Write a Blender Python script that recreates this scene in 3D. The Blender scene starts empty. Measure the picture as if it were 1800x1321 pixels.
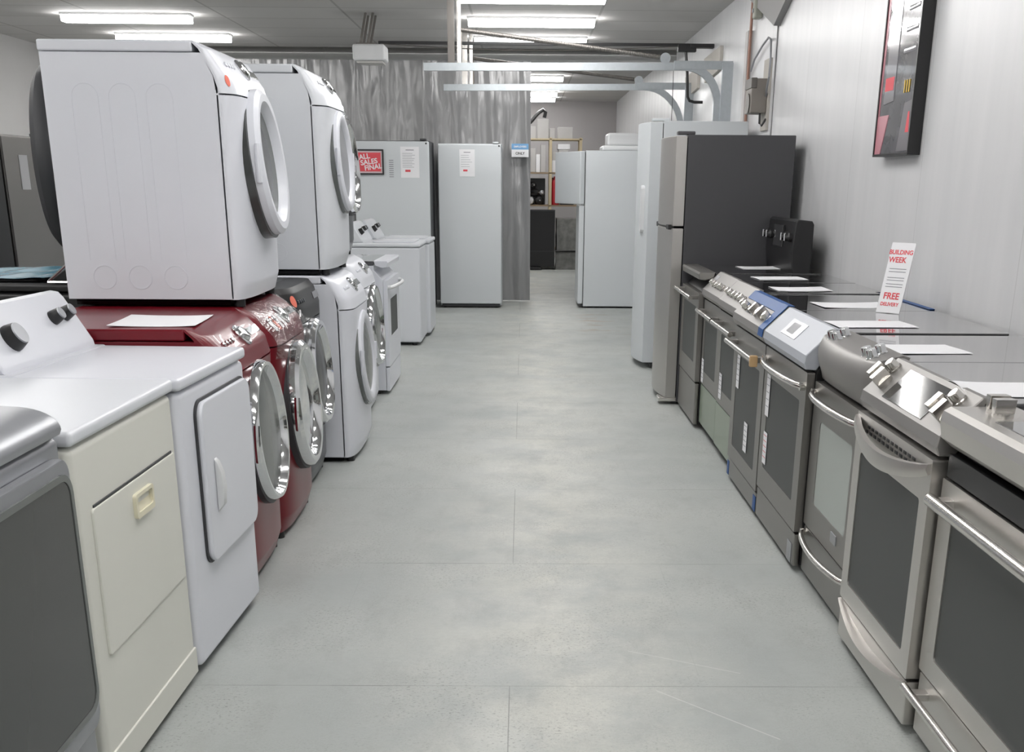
import bpy, bmesh, math, random
from mathutils import Vector, Matrix
random.seed(7)
PI = math.pi
S = bpy.context.scene
C = S.collection

# ------------------------------------------------------------------ materials
MATS = {}
def mat(name, col, rough=0.5, metal=0.0, spec=0.5, bump=0.0, bscale=40.0, vary=0.0, vscale=3.0, coat=0.0, brush=None, trans=0.0, stretch=(1, 1, 1)):
    m = bpy.data.materials.new(name); m.use_nodes = True
    nt = m.node_tree; b = nt.nodes['Principled BSDF']
    b.inputs['Base Color'].default_value = (*col, 1)
    b.inputs['Roughness'].default_value = rough
    b.inputs['Metallic'].default_value = metal
    b.inputs['Specular IOR Level'].default_value = spec
    b.inputs['Coat Weight'].default_value = coat
    b.inputs['Transmission Weight'].default_value = trans
    tc = nt.nodes.new('ShaderNodeTexCoord')
    mp = nt.nodes.new('ShaderNodeMapping'); nt.links.new(tc.outputs['Object'], mp.inputs['Vector'])
    mp.inputs['Scale'].default_value = stretch
    if brush:
        mp.inputs['Scale'].default_value = brush
        n = nt.nodes.new('ShaderNodeTexNoise'); n.inputs['Scale'].default_value = 6; n.inputs['Detail'].default_value = 4
        nt.links.new(mp.outputs['Vector'], n.inputs['Vector'])
        r = nt.nodes.new('ShaderNodeMapRange'); r.inputs['To Min'].default_value = rough - 0.06; r.inputs['To Max'].default_value = rough + 0.08
        nt.links.new(n.outputs['Fac'], r.inputs['Value']); nt.links.new(r.outputs['Result'], b.inputs['Roughness'])
    if vary > 0:
        n = nt.nodes.new('ShaderNodeTexNoise'); n.inputs['Scale'].default_value = vscale; n.inputs['Detail'].default_value = 5
        nt.links.new(mp.outputs['Vector'], n.inputs['Vector'])
        mx = nt.nodes.new('ShaderNodeMix'); mx.data_type = 'RGBA'
        mx.inputs['A'].default_value = (*[c * (1 - vary) for c in col], 1); mx.inputs['B'].default_value = (*[min(1, c * (1 + vary)) for c in col], 1)
        nt.links.new(n.outputs['Fac'], mx.inputs['Factor']); nt.links.new(mx.outputs['Result'], b.inputs['Base Color'])
    if bump > 0:
        n = nt.nodes.new('ShaderNodeTexNoise'); n.inputs['Scale'].default_value = bscale; n.inputs['Detail'].default_value = 3
        nt.links.new(mp.outputs['Vector'], n.inputs['Vector'])
        bp = nt.nodes.new('ShaderNodeBump'); bp.inputs['Strength'].default_value = bump; bp.inputs['Distance'].default_value = 0.01
        nt.links.new(n.outputs['Fac'], bp.inputs['Height']); nt.links.new(bp.outputs['Normal'], b.inputs['Normal'])
    MATS[name] = m
    return m

WHITE = mat('white_enamel', (.69, .705, .755), .32, vary=.02)
WHITE2 = mat('white_enamel_cool', (.66, .68, .715), .36, vary=.02)
CREAM = mat('cream_enamel', (.68, .68, .62), .42, vary=.02)
CREAMP = mat('cream_plastic', (.72, .68, .52), .4)
FRIDGEW = mat('white_fridge_enamel', (.60, .63, .65), .4, bump=.06, bscale=350)
WPLAST = mat('white_plastic', (.68, .69, .70), .4)
RED = mat('cherry_red_enamel', (.15, .004, .011), .3, spec=.35, coat=.15)
SLATE = mat('slate_grey_enamel', (.075, .08, .09), .28, metal=.4)
SILVER = mat('silver_paint', (.33, .34, .36), .34, metal=.5)
STEEL = mat('brushed_stainless', (.52, .505, .485), .38, metal=1.0)
STEELH = mat('brushed_stainless_horizontal', (.62, .60, .575), .36, metal=1.0)
STEELL = mat('bright_stainless', (.66, .64, .61), .22, metal=1.0)
CHROME = mat('chrome', (.72, .73, .74), .07, metal=1.0)
GALV = mat('galvanised_steel', (.40, .43, .45), .36, metal=.7, vary=.12, vscale=25)
BRONZE = mat('dark_angle_iron', (.16, .15, .14), .45, metal=.7)
BLACK = mat('black_plastic', (.012, .012, .013), .38)
BGLASS = mat('black_ceramic_glass', (.012, .012, .014), .05, spec=1.0, coat=1.0)
DGLASS = mat('smoked_door_glass', (.05, .053, .052), .2)
GGLASS = mat('grey_door_glass', (.13, .14, .135), .18)
FGLASS = mat('pale_filmed_glass', (.34, .37, .35), .25)
WGLASS = mat('mirrored_white_glass', (.42, .44, .45), .15, metal=.3)
OGLASS = mat('oven_window_glass', (.062, .066, .064), .5, spec=.4)
DSTEEL = mat('dark_stainless', (.30, .29, .275), .40, metal=1.0)
GASKET = mat('dark_rubber', (.035, .036, .04), .5)
DKGREY = mat('charcoal_textured_steel', (.055, .055, .06), .42, bump=.05, bscale=300)
GREENF = mat('green_tinted_film', (.22, .27, .20), .3, vary=.1, vscale=4)
BLUET = mat('blue_tape', (.010, .075, .26), .5)
BLUEF = mat('blue_protective_film', (.10, .25, .33), .25, vary=.3, vscale=6)
PAPER = mat('white_paper', (.82, .82, .84), .7)
ORANGE = mat('orange_sticker', (.80, .20, .14), .6)
INK = mat('grey_ink', (.25, .25, .28), .7)
REDINK = mat('red_ink', (.72, .08, .10), .6)
BLACKINK = mat('black_ink', (.02, .02, .02), .6)
STEELP = mat('satin_panel_steel', (.30, .29, .28), .5, metal=.75)
PANEL = mat('touch_panel_silver', (.40, .42, .46), .45, metal=.1, spec=.3)
TAN = mat('tan_plastic', (.45, .30, .15), .5)
COPPER = mat('copper_pipe', (.30, .17, .13), .5, metal=.4)
WOODP = mat('pale_pine', (.55, .46, .30), .6, vary=.15, vscale=6, stretch=(8, 8, 1))
PLY = mat('beige_board', (.50, .475, .435), .7, vary=.08)
GREENM = mat('grey_green_casting', (.33, .34, .29), .5)
CARTON = mat('pale_carton', (.50, .49, .48), .8, vary=.1)
KRAFT = mat('brown_carton', (.30, .22, .14), .8, vary=.1)
REDP = mat('red_plastic', (.42, .02, .03), .4)
YELLOW = mat('yellow_print', (.72, .48, .05), .5)
PINK = mat('pink_print', (.55, .24, .28), .3)
POSTER = mat('grey_poster_print', (.15, .15, .16), .1, vary=.5, vscale=9, coat=.6)
POSTERL = mat('pale_poster_print', (.26, .25, .27), .15, coat=.6)
HOTBLUE = mat('pale_blue_print', (.16, .36, .62), .5)
GREYTX = mat('mottled_grey_wrap', (.20, .20, .19), .6, vary=.7, vscale=9)

def film_material():
    m = bpy.data.materials.new('clear_plastic_wrap'); m.use_nodes = True
    nt = m.node_tree; nt.nodes.clear()
    out = nt.nodes.new('ShaderNodeOutputMaterial'); mx = nt.nodes.new('ShaderNodeMixShader')
    tr = nt.nodes.new('ShaderNodeBsdfTransparent'); gl = nt.nodes.new('ShaderNodeBsdfGlossy'); gl.inputs['Roughness'].default_value = .08
    tr.inputs['Color'].default_value = (.95, .95, .95, 1)
    mx.inputs[0].default_value = .2
    n = nt.nodes.new('ShaderNodeTexNoise'); n.inputs['Scale'].default_value = 22; n.inputs['Distortion'].default_value = 1.5
    tc = nt.nodes.new('ShaderNodeTexCoord'); nt.links.new(tc.outputs['Object'], n.inputs['Vector'])
    bp = nt.nodes.new('ShaderNodeBump'); bp.inputs['Strength'].default_value = .8; bp.inputs['Distance'].default_value = .02
    nt.links.new(n.outputs['Fac'], bp.inputs['Height']); nt.links.new(bp.outputs['Normal'], gl.inputs['Normal'])
    nt.links.new(tr.outputs[0], mx.inputs[1]); nt.links.new(gl.outputs[0], mx.inputs[2]); nt.links.new(mx.outputs[0], out.inputs[0])
    return m
FILM = film_material()

def emis(name, col, s):
    m = bpy.data.materials.new(name); m.use_nodes = True
    b = m.node_tree.nodes['Principled BSDF']
    b.inputs['Base Color'].default_value = (.8, .8, .8, 1); b.inputs['Emission Color'].default_value = (*col, 1); b.inputs['Emission Strength'].default_value = s
    return m
LAMP = emis('lit_lamp_lens', (1, .985, .97), 22.0)

def mth(nt, op, a, b=None, c=None):
    n = nt.nodes.new('ShaderNodeMath'); n.operation = op
    for i, v in enumerate((a, b, c)):
        if v is None: continue
        if isinstance(v, (int, float)): n.inputs[i].default_value = v
        else: nt.links.new(v, n.inputs[i])
    return n.outputs[0]

def floor_material():
    m = bpy.data.materials.new('worn_grey_floor_sheet'); m.use_nodes = True
    nt = m.node_tree; b = nt.nodes['Principled BSDF']; L = nt.links.new
    tc = nt.nodes.new('ShaderNodeTexCoord'); sp = nt.nodes.new('ShaderNodeSeparateXYZ'); L(tc.outputs['Object'], sp.inputs[0])
    X, Y = sp.outputs[0], sp.outputs[1]
    def noise(scale, detail=4, rough=.5, strx=1, stry=1):
        mp = nt.nodes.new('ShaderNodeMapping'); mp.inputs['Scale'].default_value = (strx, stry, 1); L(tc.outputs['Object'], mp.inputs[0])
        n = nt.nodes.new('ShaderNodeTexNoise'); n.inputs['Scale'].default_value = scale; n.inputs['Detail'].default_value = detail; n.inputs['Roughness'].default_value = rough
        L(mp.outputs[0], n.inputs['Vector']); return n.outputs['Fac']
    def mix(f, a, bcol):
        x = nt.nodes.new('ShaderNodeMix'); x.data_type = 'RGBA'
        L(f, x.inputs['Factor'])
        for s, v in (('A', a), ('B', bcol)):
            if isinstance(v, tuple): x.inputs[s].default_value = (*v, 1)
            else: L(v, x.inputs[s])
        return x.outputs['Result']
    def rng(v, a, bb, lo=0, hi=1):
        r = nt.nodes.new('ShaderNodeMapRange'); r.inputs[1].default_value = a; r.inputs[2].default_value = bb; r.inputs[3].default_value = lo; r.inputs[4].default_value = hi
        L(v, r.inputs[0]); return r.outputs[0]
    base = mix(rng(noise(1.1, 3), .35, .65), (.385, .41, .40), (.455, .475, .455))
    # worn pale patch down the walked middle of the aisle
    mid = mth(nt, 'MULTIPLY', rng(mth(nt, 'ABSOLUTE', mth(nt, 'SUBTRACT', X, .12)), .65, .0), rng(noise(2.6, 6, .65), .36, .6))
    base = mix(mth(nt, 'MULTIPLY', mid, .9), base, (.60, .60, .545))
    base = mix(mth(nt, 'MULTIPLY', rng(noise(7, 8, .75, 1, .5), .50, .66), .45), base, (.34, .35, .335))
    mott = rng(noise(34, 9, .82, 1, 1.4), .36, .64)
    base = mix(mth(nt, 'MULTIPLY', mott, .30), base, (.33, .345, .335))
    fine = rng(noise(150, 6, .85), .50, .70)
    base = mix(mth(nt, 'MULTIPLY', mth(nt, 'MULTIPLY', fine, rng(noise(3.2, 4), .38, .56)), .6), base, (.24, .245, .235))
    pale = mth(nt, 'MULTIPLY', rng(noise(60, 6, .8), .56, .68), mid)
    base = mix(mth(nt, 'MULTIPLY', pale, .55), base, (.66, .66, .61))
    def scratch(x0, y0, x1, y1, w):
        L_ = math.hypot(x1 - x0, y1 - y0); ux, uy = (x1 - x0) / L_, (y1 - y0) / L_
        al = mth(nt, 'ADD', mth(nt, 'MULTIPLY', X, ux), mth(nt, 'MULTIPLY', Y, uy)); a0 = x0 * ux + y0 * uy
        pe = mth(nt, 'ADD', mth(nt, 'MULTIPLY', X, -uy), mth(nt, 'MULTIPLY', Y, ux)); p0 = -x0 * uy + y0 * ux
        on = mth(nt, 'MULTIPLY', mth(nt, 'GREATER_THAN', al, a0), mth(nt, 'LESS_THAN', al, a0 + L_))
        return mth(nt, 'MULTIPLY', on, mth(nt, 'LESS_THAN', mth(nt, 'ABSOLUTE', mth(nt, 'SUBTRACT', pe, p0)), w))
    sc = mth(nt, 'MAXIMUM', scratch(.41, 3.15, .72, 2.83, .0022), scratch(.35, 3.46, .69, 3.28, .0018))
    base = mix(mth(nt, 'MULTIPLY', sc, .5), base, (.68, .68, .66))
    # fine dark specks where the finish is worn
    speck = mth(nt, 'MULTIPLY', rng(noise(80, 4, .7, 1, 1.5), .565, .63), rng(noise(2.2, 5), .45, .6))
    base = mix(mth(nt, 'MULTIPLY', speck, .7), base, (.19, .19, .18))
    # sheet joints
    P = 1.184; row = mth(nt, 'DIVIDE', mth(nt, 'SUBTRACT', Y, 3.180), P)
    fr = mth(nt, 'FRACT', mth(nt, 'ADD', row, 20)); d = mth(nt, 'MULTIPLY', mth(nt, 'MINIMUM', fr, mth(nt, 'SUBTRACT', 1.0, fr)), P)
    jy = mth(nt, 'MULTIPLY', mth(nt, 'LESS_THAN', d, .0024), rng(noise(1.6, 3), .38, .6, .1, 1))
    odd = mth(nt, 'FLOOR', mth(nt, 'MODULO', mth(nt, 'ADD', row, 20), 2.0))
    xx = mth(nt, 'ADD', mth(nt, 'DIVIDE', mth(nt, 'ADD', X, .037), P), mth(nt, 'MULTIPLY', mth(nt, 'SUBTRACT', 1.0, odd), .5))
    fx = mth(nt, 'FRACT', mth(nt, 'ADD', xx, 20)); dx = mth(nt, 'MULTIPLY', mth(nt, 'MINIMUM', fx, mth(nt, 'SUBTRACT', 1.0, fx)), P)
    jx = mth(nt, 'MULTIPLY', mth(nt, 'LESS_THAN', dx, .0017), mth(nt, 'MULTIPLY', rng(noise(1.3, 2), .35, .55, .5, 1), rng(mth(nt, 'ABSOLUTE', X), .5, .25, .12, 1)))
    joint = mth(nt, 'MAXIMUM', jy, jx)
    base = mix(mth(nt, 'MULTIPLY', joint, .62), base, (.14, .14, .13))
    # rust-brown scuffs by the far fridge
    rx = mth(nt, 'MULTIPLY', rng(mth(nt, 'ABSOLUTE', mth(nt, 'SUBTRACT', X, 1.0)), .5, .2), rng(mth(nt, 'ABSOLUTE', mth(nt, 'SUBTRACT', Y, 12.7)), 1.4, .5))
    base = mix(mth(nt, 'MULTIPLY', mth(nt, 'MULTIPLY', rx, rng(noise(2.2, 5, .6, 1, 2.2), .56, .64)), .6), base, (.33, .22, .13))
    L(base, b.inputs['Base Color'])
    L(rng(noise(3, 3), .3, .7, .42, .6), b.inputs['Roughness'])
    b.inputs['Specular IOR Level'].default_value = .35
    bp = nt.nodes.new('ShaderNodeBump'); bp.inputs['Strength'].default_value = .25; bp.inputs['Distance'].default_value = .003
    L(mth(nt, 'SUBTRACT', 1.0, joint), bp.inputs['Height']); L(bp.outputs[0], b.inputs['Normal'])
    return m

def ceiling_material():
    m = bpy.data.materials.new('lay_in_ceiling_tiles'); m.use_nodes = True
    nt = m.node_tree; b = nt.nodes['Principled BSDF']; L = nt.links.new
    tc = nt.nodes.new('ShaderNodeTexCoord')
    br = nt.nodes.new('ShaderNodeTexBrick'); br.offset = 0.0; br.inputs['Scale'].default_value = 1
    br.inputs['Brick Width'].default_value = 1.22; br.inputs['Row Height'].default_value = .75; br.inputs['Mortar Size'].default_value = .012
    br.inputs['Color1'].default_value = (.50, .49, .48, 1); br.inputs['Color2'].default_value = (.55, .54, .53, 1); br.inputs['Mortar'].default_value = (.36, .35, .34, 1)
    mp = nt.nodes.new('ShaderNodeMapping'); mp.inputs['Location'].default_value = (.5, .3, 0)
    L(tc.outputs['Object'], mp.inputs[0]); L(mp.outputs[0], br.inputs['Vector']); L(br.outputs['Color'], b.inputs['Base Color'])
    b.inputs['Roughness'].default_value = .9
    n = nt.nodes.new('ShaderNodeTexNoise'); n.inputs['Scale'].default_value = 120; L(tc.outputs['Object'], n.inputs['Vector'])
    bp = nt.nodes.new('ShaderNodeBump'); bp.inputs['Strength'].default_value = .2; bp.inputs['Distance'].default_value = .004
    L(n.outputs['Fac'], bp.inputs['Height']); L(bp.outputs[0], b.inputs['Normal'])
    return m

def wall_panel_material():
    m = bpy.data.materials.new('white_wall_panelling'); m.use_nodes = True
    nt = m.node_tree; b = nt.nodes['Principled BSDF']; L = nt.links.new
    tc = nt.nodes.new('ShaderNodeTexCoord')
    mp = nt.nodes.new('ShaderNodeMapping'); mp.inputs['Scale'].default_value = (1, 3, .25); L(tc.outputs['Object'], mp.inputs[0])
    n = nt.nodes.new('ShaderNodeTexNoise'); n.inputs['Scale'].default_value = 2.2; n.inputs['Detail'].default_value = 4; L(mp.outputs[0], n.inputs['Vector'])
    cr = nt.nodes.new('ShaderNodeValToRGB'); cr.color_ramp.elements[0].color = (.60, .605, .615, 1); cr.color_ramp.elements[1].color = (.66, .66, .67, 1)
    cr.color_ramp.elements[0].position = .3; cr.color_ramp.elements[1].position = .7
    L(n.outputs['Fac'], cr.inputs[0])
    sp = nt.nodes.new('ShaderNodeSeparateXYZ'); L(tc.outputs['Object'], sp.inputs[0])
    fr = mth(nt, 'FRACT', mth(nt, 'DIVIDE', mth(nt, 'ADD', sp.outputs[1], 20.05), 1.22))
    seam = mth(nt, 'LESS_THAN', fr, .006)
    # narrower boards beyond the overhead door
    fr2 = mth(nt, 'FRACT', mth(nt, 'DIVIDE', mth(nt, 'ADD', sp.outputs[1], 20), .4))
    s2 = mth(nt, 'MULTIPLY', mth(nt, 'LESS_THAN', fr2, .09), mth(nt, 'GREATER_THAN', sp.outputs[1], 13.6))
    tot = mth(nt, 'MULTIPLY', mth(nt, 'MAXIMUM', seam, s2), .35)
    mx = nt.nodes.new('ShaderNodeMix'); mx.data_type = 'RGBA'; L(tot, mx.inputs['Factor']); L(cr.outputs[0], mx.inputs['A']); mx.inputs['B'].default_value = (.33, .33, .33, 1)
    L(mx.outputs['Result'], b.inputs['Base Color']); b.inputs['Roughness'].default_value = .38
    bp = nt.nodes.new('ShaderNodeBump'); bp.inputs['Strength'].default_value = .05; bp.inputs['Distance'].default_value = .02
    L(n.outputs['Fac'], bp.inputs['Height']); L(bp.outputs[0], b.inputs['Normal'])
    return m

def tarp_material():
    m = bpy.data.materials.new('grey_poly_tarp'); m.use_nodes = True
    nt = m.node_tree; b = nt.nodes['Principled BSDF']; L = nt.links.new
    b.inputs['Base Color'].default_value = (.25, .25, .255, 1); b.inputs['Roughness'].default_value = .27; b.inputs['Specular IOR Level'].default_value = 1.0
    tc = nt.nodes.new('ShaderNodeTexCoord'); mp = nt.nodes.new('ShaderNodeMapping'); mp.inputs['Scale'].default_value = (2.2, 1, .55); mp.inputs['Rotation'].default_value = (0, .35, 0)
    L(tc.outputs['Object'], mp.inputs[0])
    n = nt.nodes.new('ShaderNodeTexNoise'); n.inputs['Scale'].default_value = 3.0; n.inputs['Detail'].default_value = 2.5; n.inputs['Distortion'].default_value = .3; L(mp.outputs[0], n.inputs['Vector'])
    bp = nt.nodes.new('ShaderNodeBump'); bp.inputs['Strength'].default_value = .8; bp.inputs['Distance'].default_value = .05
    L(n.outputs['Fac'], bp.inputs['Height']); L(bp.outputs[0], b.inputs['Normal'])
    return m
FLOORM = floor_material(); CEILM = ceiling_material(); WALLR = wall_panel_material(); TARP = tarp_material()
WALLG = mat('grey_wall_paint', (.62, .615, .61), .7, vary=.04)
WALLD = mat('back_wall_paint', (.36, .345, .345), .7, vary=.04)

# ------------------------------------------------------------------ mesh helpers
def B(): return bmesh.new()
def bev(bm, geom, w, seg=2):
    if w > 0: bmesh.ops.bevel(bm, geom=geom, offset=w, offset_type='OFFSET', segments=seg, profile=.5, affect='EDGES', clamp_overlap=True)
def box(bm, x0, x1, y0, y1, z0, z1, b=0.0, seg=2):
    vs = [bm.verts.new((x, y, z)) for x in (x0, x1) for y in (y0, y1) for z in (z0, z1)]
    F = []
    for q in ((0, 1, 3, 2), (4, 6, 7, 5), (0, 4, 5, 1), (2, 3, 7, 6), (0, 2, 6, 4), (1, 5, 7, 3)):
        F.append(bm.faces.new([vs[i] for i in q]))
    if b: bev(bm, list({e for f in F for e in f.edges}), b, seg)
    return bm
def prism(bm, pts, a, c, axis='x', b=0.0, seg=2):
    """extrude a 2-D outline along an axis; pts are (y,z) for x, (x,z) for y, (x,y) for z"""
    def P(p, t):
        return {'x': (t, p[0], p[1]), 'y': (p[0], t, p[1]), 'z': (p[0], p[1], t)}[axis]
    v0 = [bm.verts.new(P(p, a)) for p in pts]; v1 = [bm.verts.new(P(p, c)) for p in pts]
    n = len(pts); F = [bm.faces.new(v0), bm.faces.new(list(reversed(v1)))]
    for i in range(n):
        j = (i + 1) % n; F.append(bm.faces.new((v0[i], v1[i], v1[j], v0[j])))
    bmesh.ops.recalc_face_normals(bm, faces=F)
    if b: bev(bm, list({e for f in F[:2] for e in f.edges}), b, seg)
    return bm
def rrect(x0, x1, z0, z1, r, n=6):
    r = min(r, (x1 - x0) / 2 - 1e-4, (z1 - z0) / 2 - 1e-4); o = []
    for cx, cz, a in ((x1 - r, z1 - r, 0), (x0 + r, z1 - r, 90), (x0 + r, z0 + r, 180), (x1 - r, z0 + r, 270)):
        for k in range(n + 1):
            t = math.radians(a + 90 * k / n); o.append((cx + r * math.cos(t), cz + r * math.sin(t)))
    return o
def rpanel(bm, x0, x1, z0, z1, y0, y1, r=.03, b=.004, n=6):
    return prism(bm, rrect(x0, x1, z0, z1, r, n), y0, y1, 'y', b)
def frame(bm, o, i, y0, y1, ro=.01, ri=.02, n=5):
    A = rrect(*o, ro, n); I = rrect(*i, ri, n); k = len(A)
    L = [[bm.verts.new((p[0], y, p[1])) for p in R] for R, y in ((A, y0), (I, y0), (A, y1), (I, y1))]
    F = []
    for a in range(k):
        c = (a + 1) % k
        for s, t in ((0, 1), (2, 3), (0, 2), (1, 3)):
            F.append(bm.faces.new((L[s][a], L[s][c], L[t][c], L[t][a])))
    bmesh.ops.recalc_face_normals(bm, faces=F)
    return bm
def basis(d):
    d = Vector(d).normalized(); u = d.orthogonal().normalized(); return d, u, d.cross(u)
def cyl(bm, p0, p1, r, seg=16, r2=None):
    p0, p1 = Vector(p0), Vector(p1); d, u, v = basis(p1 - p0); r2 = r if r2 is None else r2
    A = [bm.verts.new(p0 + (u * math.cos(2 * PI * k / seg) + v * math.sin(2 * PI * k / seg)) * r) for k in range(seg)]
    Q = [bm.verts.new(p1 + (u * math.cos(2 * PI * k / seg) + v * math.sin(2 * PI * k / seg)) * r2) for k in range(seg)]
    F = [bm.faces.new(list(reversed(A))), bm.faces.new(Q)]
    for k in range(seg): F.append(bm.faces.new((A[k], A[(k + 1) % seg], Q[(k + 1) % seg], Q[k])))
    bmesh.ops.recalc_face_normals(bm, faces=F)
    return bm
def tube(bm, pts, r, seg=10, sz=1.0):
    pts = [Vector(p) for p in pts]; n = len(pts); R = []
    up = None
    for i, p in enumerate(pts):
        t = (pts[min(i + 1, n - 1)] - pts[max(i - 1, 0)]).normalized()
        if up is None: up = t.orthogonal().normalized()
        else: up = (up - t * up.dot(t)).normalized()
        w = t.cross(up)
        R.append([bm.verts.new(p + (up * math.cos(2 * PI * k / seg) + w * math.sin(2 * PI * k / seg) * sz) * r) for k in range(seg)])
    F = []
    for i in range(n - 1):
        for k in range(seg): F.append(bm.faces.new((R[i][k], R[i][(k + 1) % seg], R[i + 1][(k + 1) % seg], R[i + 1][k])))
    F.append(bm.faces.new(R[0])); F.append(bm.faces.new(R[-1]))
    bmesh.ops.recalc_face_normals(bm, faces=F)
    return bm
def lathe(bm, prof, origin=(0, 0, 0), M=None, seg=40, sx=1.0, sz=1.0, closed=False):
    """prof: (radius, t) with t along local -y (towards the front); M turns it"""
    O = Vector(origin); M = M or Matrix.Identity(3); R = []
    for r, t in prof:
        if r < 1e-6: R.append([bm.verts.new(O + M @ Vector((0, -t, 0)))])
        else: R.append([bm.verts.new(O + M @ Vector((r * sx * math.cos(2 * PI * k / seg), -t, r * sz * math.sin(2 * PI * k / seg)))) for k in range(seg)])
    F = []; m = len(R)
    for i in range(m if closed else m - 1):
        a, c = R[i], R[(i + 1) % m]
        for k in range(seg):
            q = []
            for v in (a[k % len(a)], a[(k + 1) % len(a)], c[(k + 1) % len(c)], c[k % len(c)]):
                if v not in q: q.append(v)
            if len(q) > 2: F.append(bm.faces.new(q))
    bmesh.ops.recalc_face_normals(bm, faces=F)
    return bm
def gridm(bm, fn, nu, nv):
    V = [[bm.verts.new(fn(i / nu, j / nv)) for j in range(nv + 1)] for i in range(nu + 1)]
    F = []
    for i in range(nu):
        for j in range(nv): F.append(bm.faces.new((V[i][j], V[i + 1][j], V[i + 1][j + 1], V[i][j + 1])))
    return V, F
def obj(name, bm, m, parent=None, ang=35, at=None):
    for f in bm.faces: f.smooth = True
    for e in bm.edges:
        if len(e.link_faces) != 2 or e.calc_face_angle(0) > math.radians(ang): e.smooth = False
    me = bpy.data.meshes.new(name); bm.to_mesh(me); bm.free()
    me.materials.append(m)
    o = bpy.data.objects.new(name, me); C.objects.link(o)
    if parent: o.parent = parent
    if at: o.location = at
    if ang < 90:
        wn = o.modifiers.new('face_weighted_shading', 'WEIGHTED_NORMAL'); wn.keep_sharp = True; wn.weight = 90
    return o
def tag(o, label, cat, group=None):
    o['label'] = label; o['category'] = cat
    if group: o['group'] = group
    return o
def thing(name, label, cat, loc=(0, 0, 0), rot=0, group=None):
    o = bpy.data.objects.new(name, None); C.objects.link(o); o.empty_display_size = .1
    o.location = loc; o.rotation_euler = (0, 0, math.radians(rot))
    return tag(o, label, cat, group)
def struct(name, bm, m, ang=35):
    o = obj(name, bm, m, ang=ang); o['kind'] = 'structure'; return o
def text(s, size, m, parent, name='lettering', at=(0, 0, 0), rot=(90, 0, 0), depth=.0012, align='CENTER', sx=1.0, shear=0):
    cu = bpy.data.curves.new('t', 'FONT'); cu.body = s; cu.size = size; cu.extrude = depth; cu.align_x = align; cu.align_y = 'CENTER'; cu.shear = shear; cu.offset = size * .022
    t = bpy.data.objects.new('t', cu); C.objects.link(t)
    dg = bpy.context.evaluated_depsgraph_get(); me = bpy.data.meshes.new_from_object(t.evaluated_get(dg))
    bpy.data.objects.remove(t); me.name = name
    me.materials.clear(); me.materials.append(m)
    o = bpy.data.objects.new(name, me); C.objects.link(o); o.parent = parent; o.location = at
    o.rotation_euler = [math.radians(a) for a in rot]; o.scale = (sx, 1, 1)
    return o
def label_part(o, s): o['label'] = s; return o

# ------------------------------------------------------------------ the room
CH = 2.97; XR = 1.84; XL = -5.8; YB = 24.3; YF = -5.0
struct('floor', box(B(), XL - .1, XR + .1, YF - .1, YB + .1, -.05, 0), FLOORM)
struct('ceiling', box(B(), XL - .1, XR + .1, YF - .1, YB + .1, CH, CH + .05), CEILM)
struct('wall_right', box(B(), XR, XR + .1, YF - .1, YB + .1, 0, CH), WALLR)
struct('wall_left', box(B(), XL - .1, XL, YF - .1, YB + .1, 0, CH), WALLG)
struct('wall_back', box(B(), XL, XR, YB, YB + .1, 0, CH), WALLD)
struct('wall_front', box(B(), XL, XR, YF - .1, YF, 0, CH), WALLG)
struct('wall_partition', box(B(), XL, -3.55, 15.05, 15.2, 0, 2.848), WALLG)
struct('trim_1', box(B(), XL, XR, 15.0, 15.22, 2.848, CH), mat('bulkhead_paint', (.84, .83, .82), .6))
# V of shade high on the right wall, built as a grey wedge
struct('shade_wedge', prism(B(), [(9.0, 2.53), (10.0, 2.83), (10.0, CH), (8.62, CH), (8.62, 2.66)], XR - .05, XR, 'x', .004), mat('wall_shade_grey', (.34, .335, .33), .7))
struct('trim_3', box(B(), XR - .012, XR, 9.05, 9.10, 0, 2.55), WALLR)

# ------------------------------------------------------------------ ceiling lamps
def lamp(x, y, label):
    t = thing('ceiling_light', label, 'ceiling light', (x, y, CH), 0, 'fluorescent ceiling strips')
    obj('housing', box(B(), -.625, .625, -.09, .09, -.022, 0, .004), WPLAST, t)
    obj('lens', prism(B(), [(-.080, -.020), (.080, -.020), (.082, -.066), (.070, -.078), (-.070, -.078), (-.082, -.066)], -.615, .615, 'x', .004), LAMP, t)
for k in range(11):
    y = 13.82 - 1.56 * k
    if k < 3:
        lamp(.07, y, {0: 'long lit strip light above the aisle, crossed by the black opener rail', 1: 'long lit strip light above the aisle, just in front of the rail', 2: 'lit strip light above the aisle cut by the top of the photo'}[k])
    else: lamp(.07, y, 'lit strip light in the aisle row, nearer than the photo shows')
    if k == 2: continue
    if k < 2: lamp(-3.85, y - .04, {0: 'lit strip light on the left ceiling grazing the top of the stacked white dryer', 1: 'lit strip light at the top left corner of the ceiling'}[k])
    else: lamp(-3.9, y - .1, 'lit strip light in the left row, nearer than the photo shows')
for k, y in enumerate((18.6, 20.4, 21.8, 23.2)):
    lamp(-.03, y, ['lit strip light just beyond the bulkhead, highest of the far four', 'second lit strip light beyond the bulkhead, under the first', 'third lit strip light beyond the bulkhead, behind the lower door track', 'farthest lit strip light, close to the back wall'][k])
for y in (16.5, 19, 21.5): lamp(-3.9, y, 'lit strip light hidden behind the grey tarp')

# ------------------------------------------------------------------ laundry machines
def feet(t, W, D, y0=.04):
    for x in (.06, W - .06):
        for y in (y0 + .03, D - .06): obj('foot', cyl(B(), (x, y, 0), (x, y, .03), .022, 14), BLACK, t)

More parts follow.
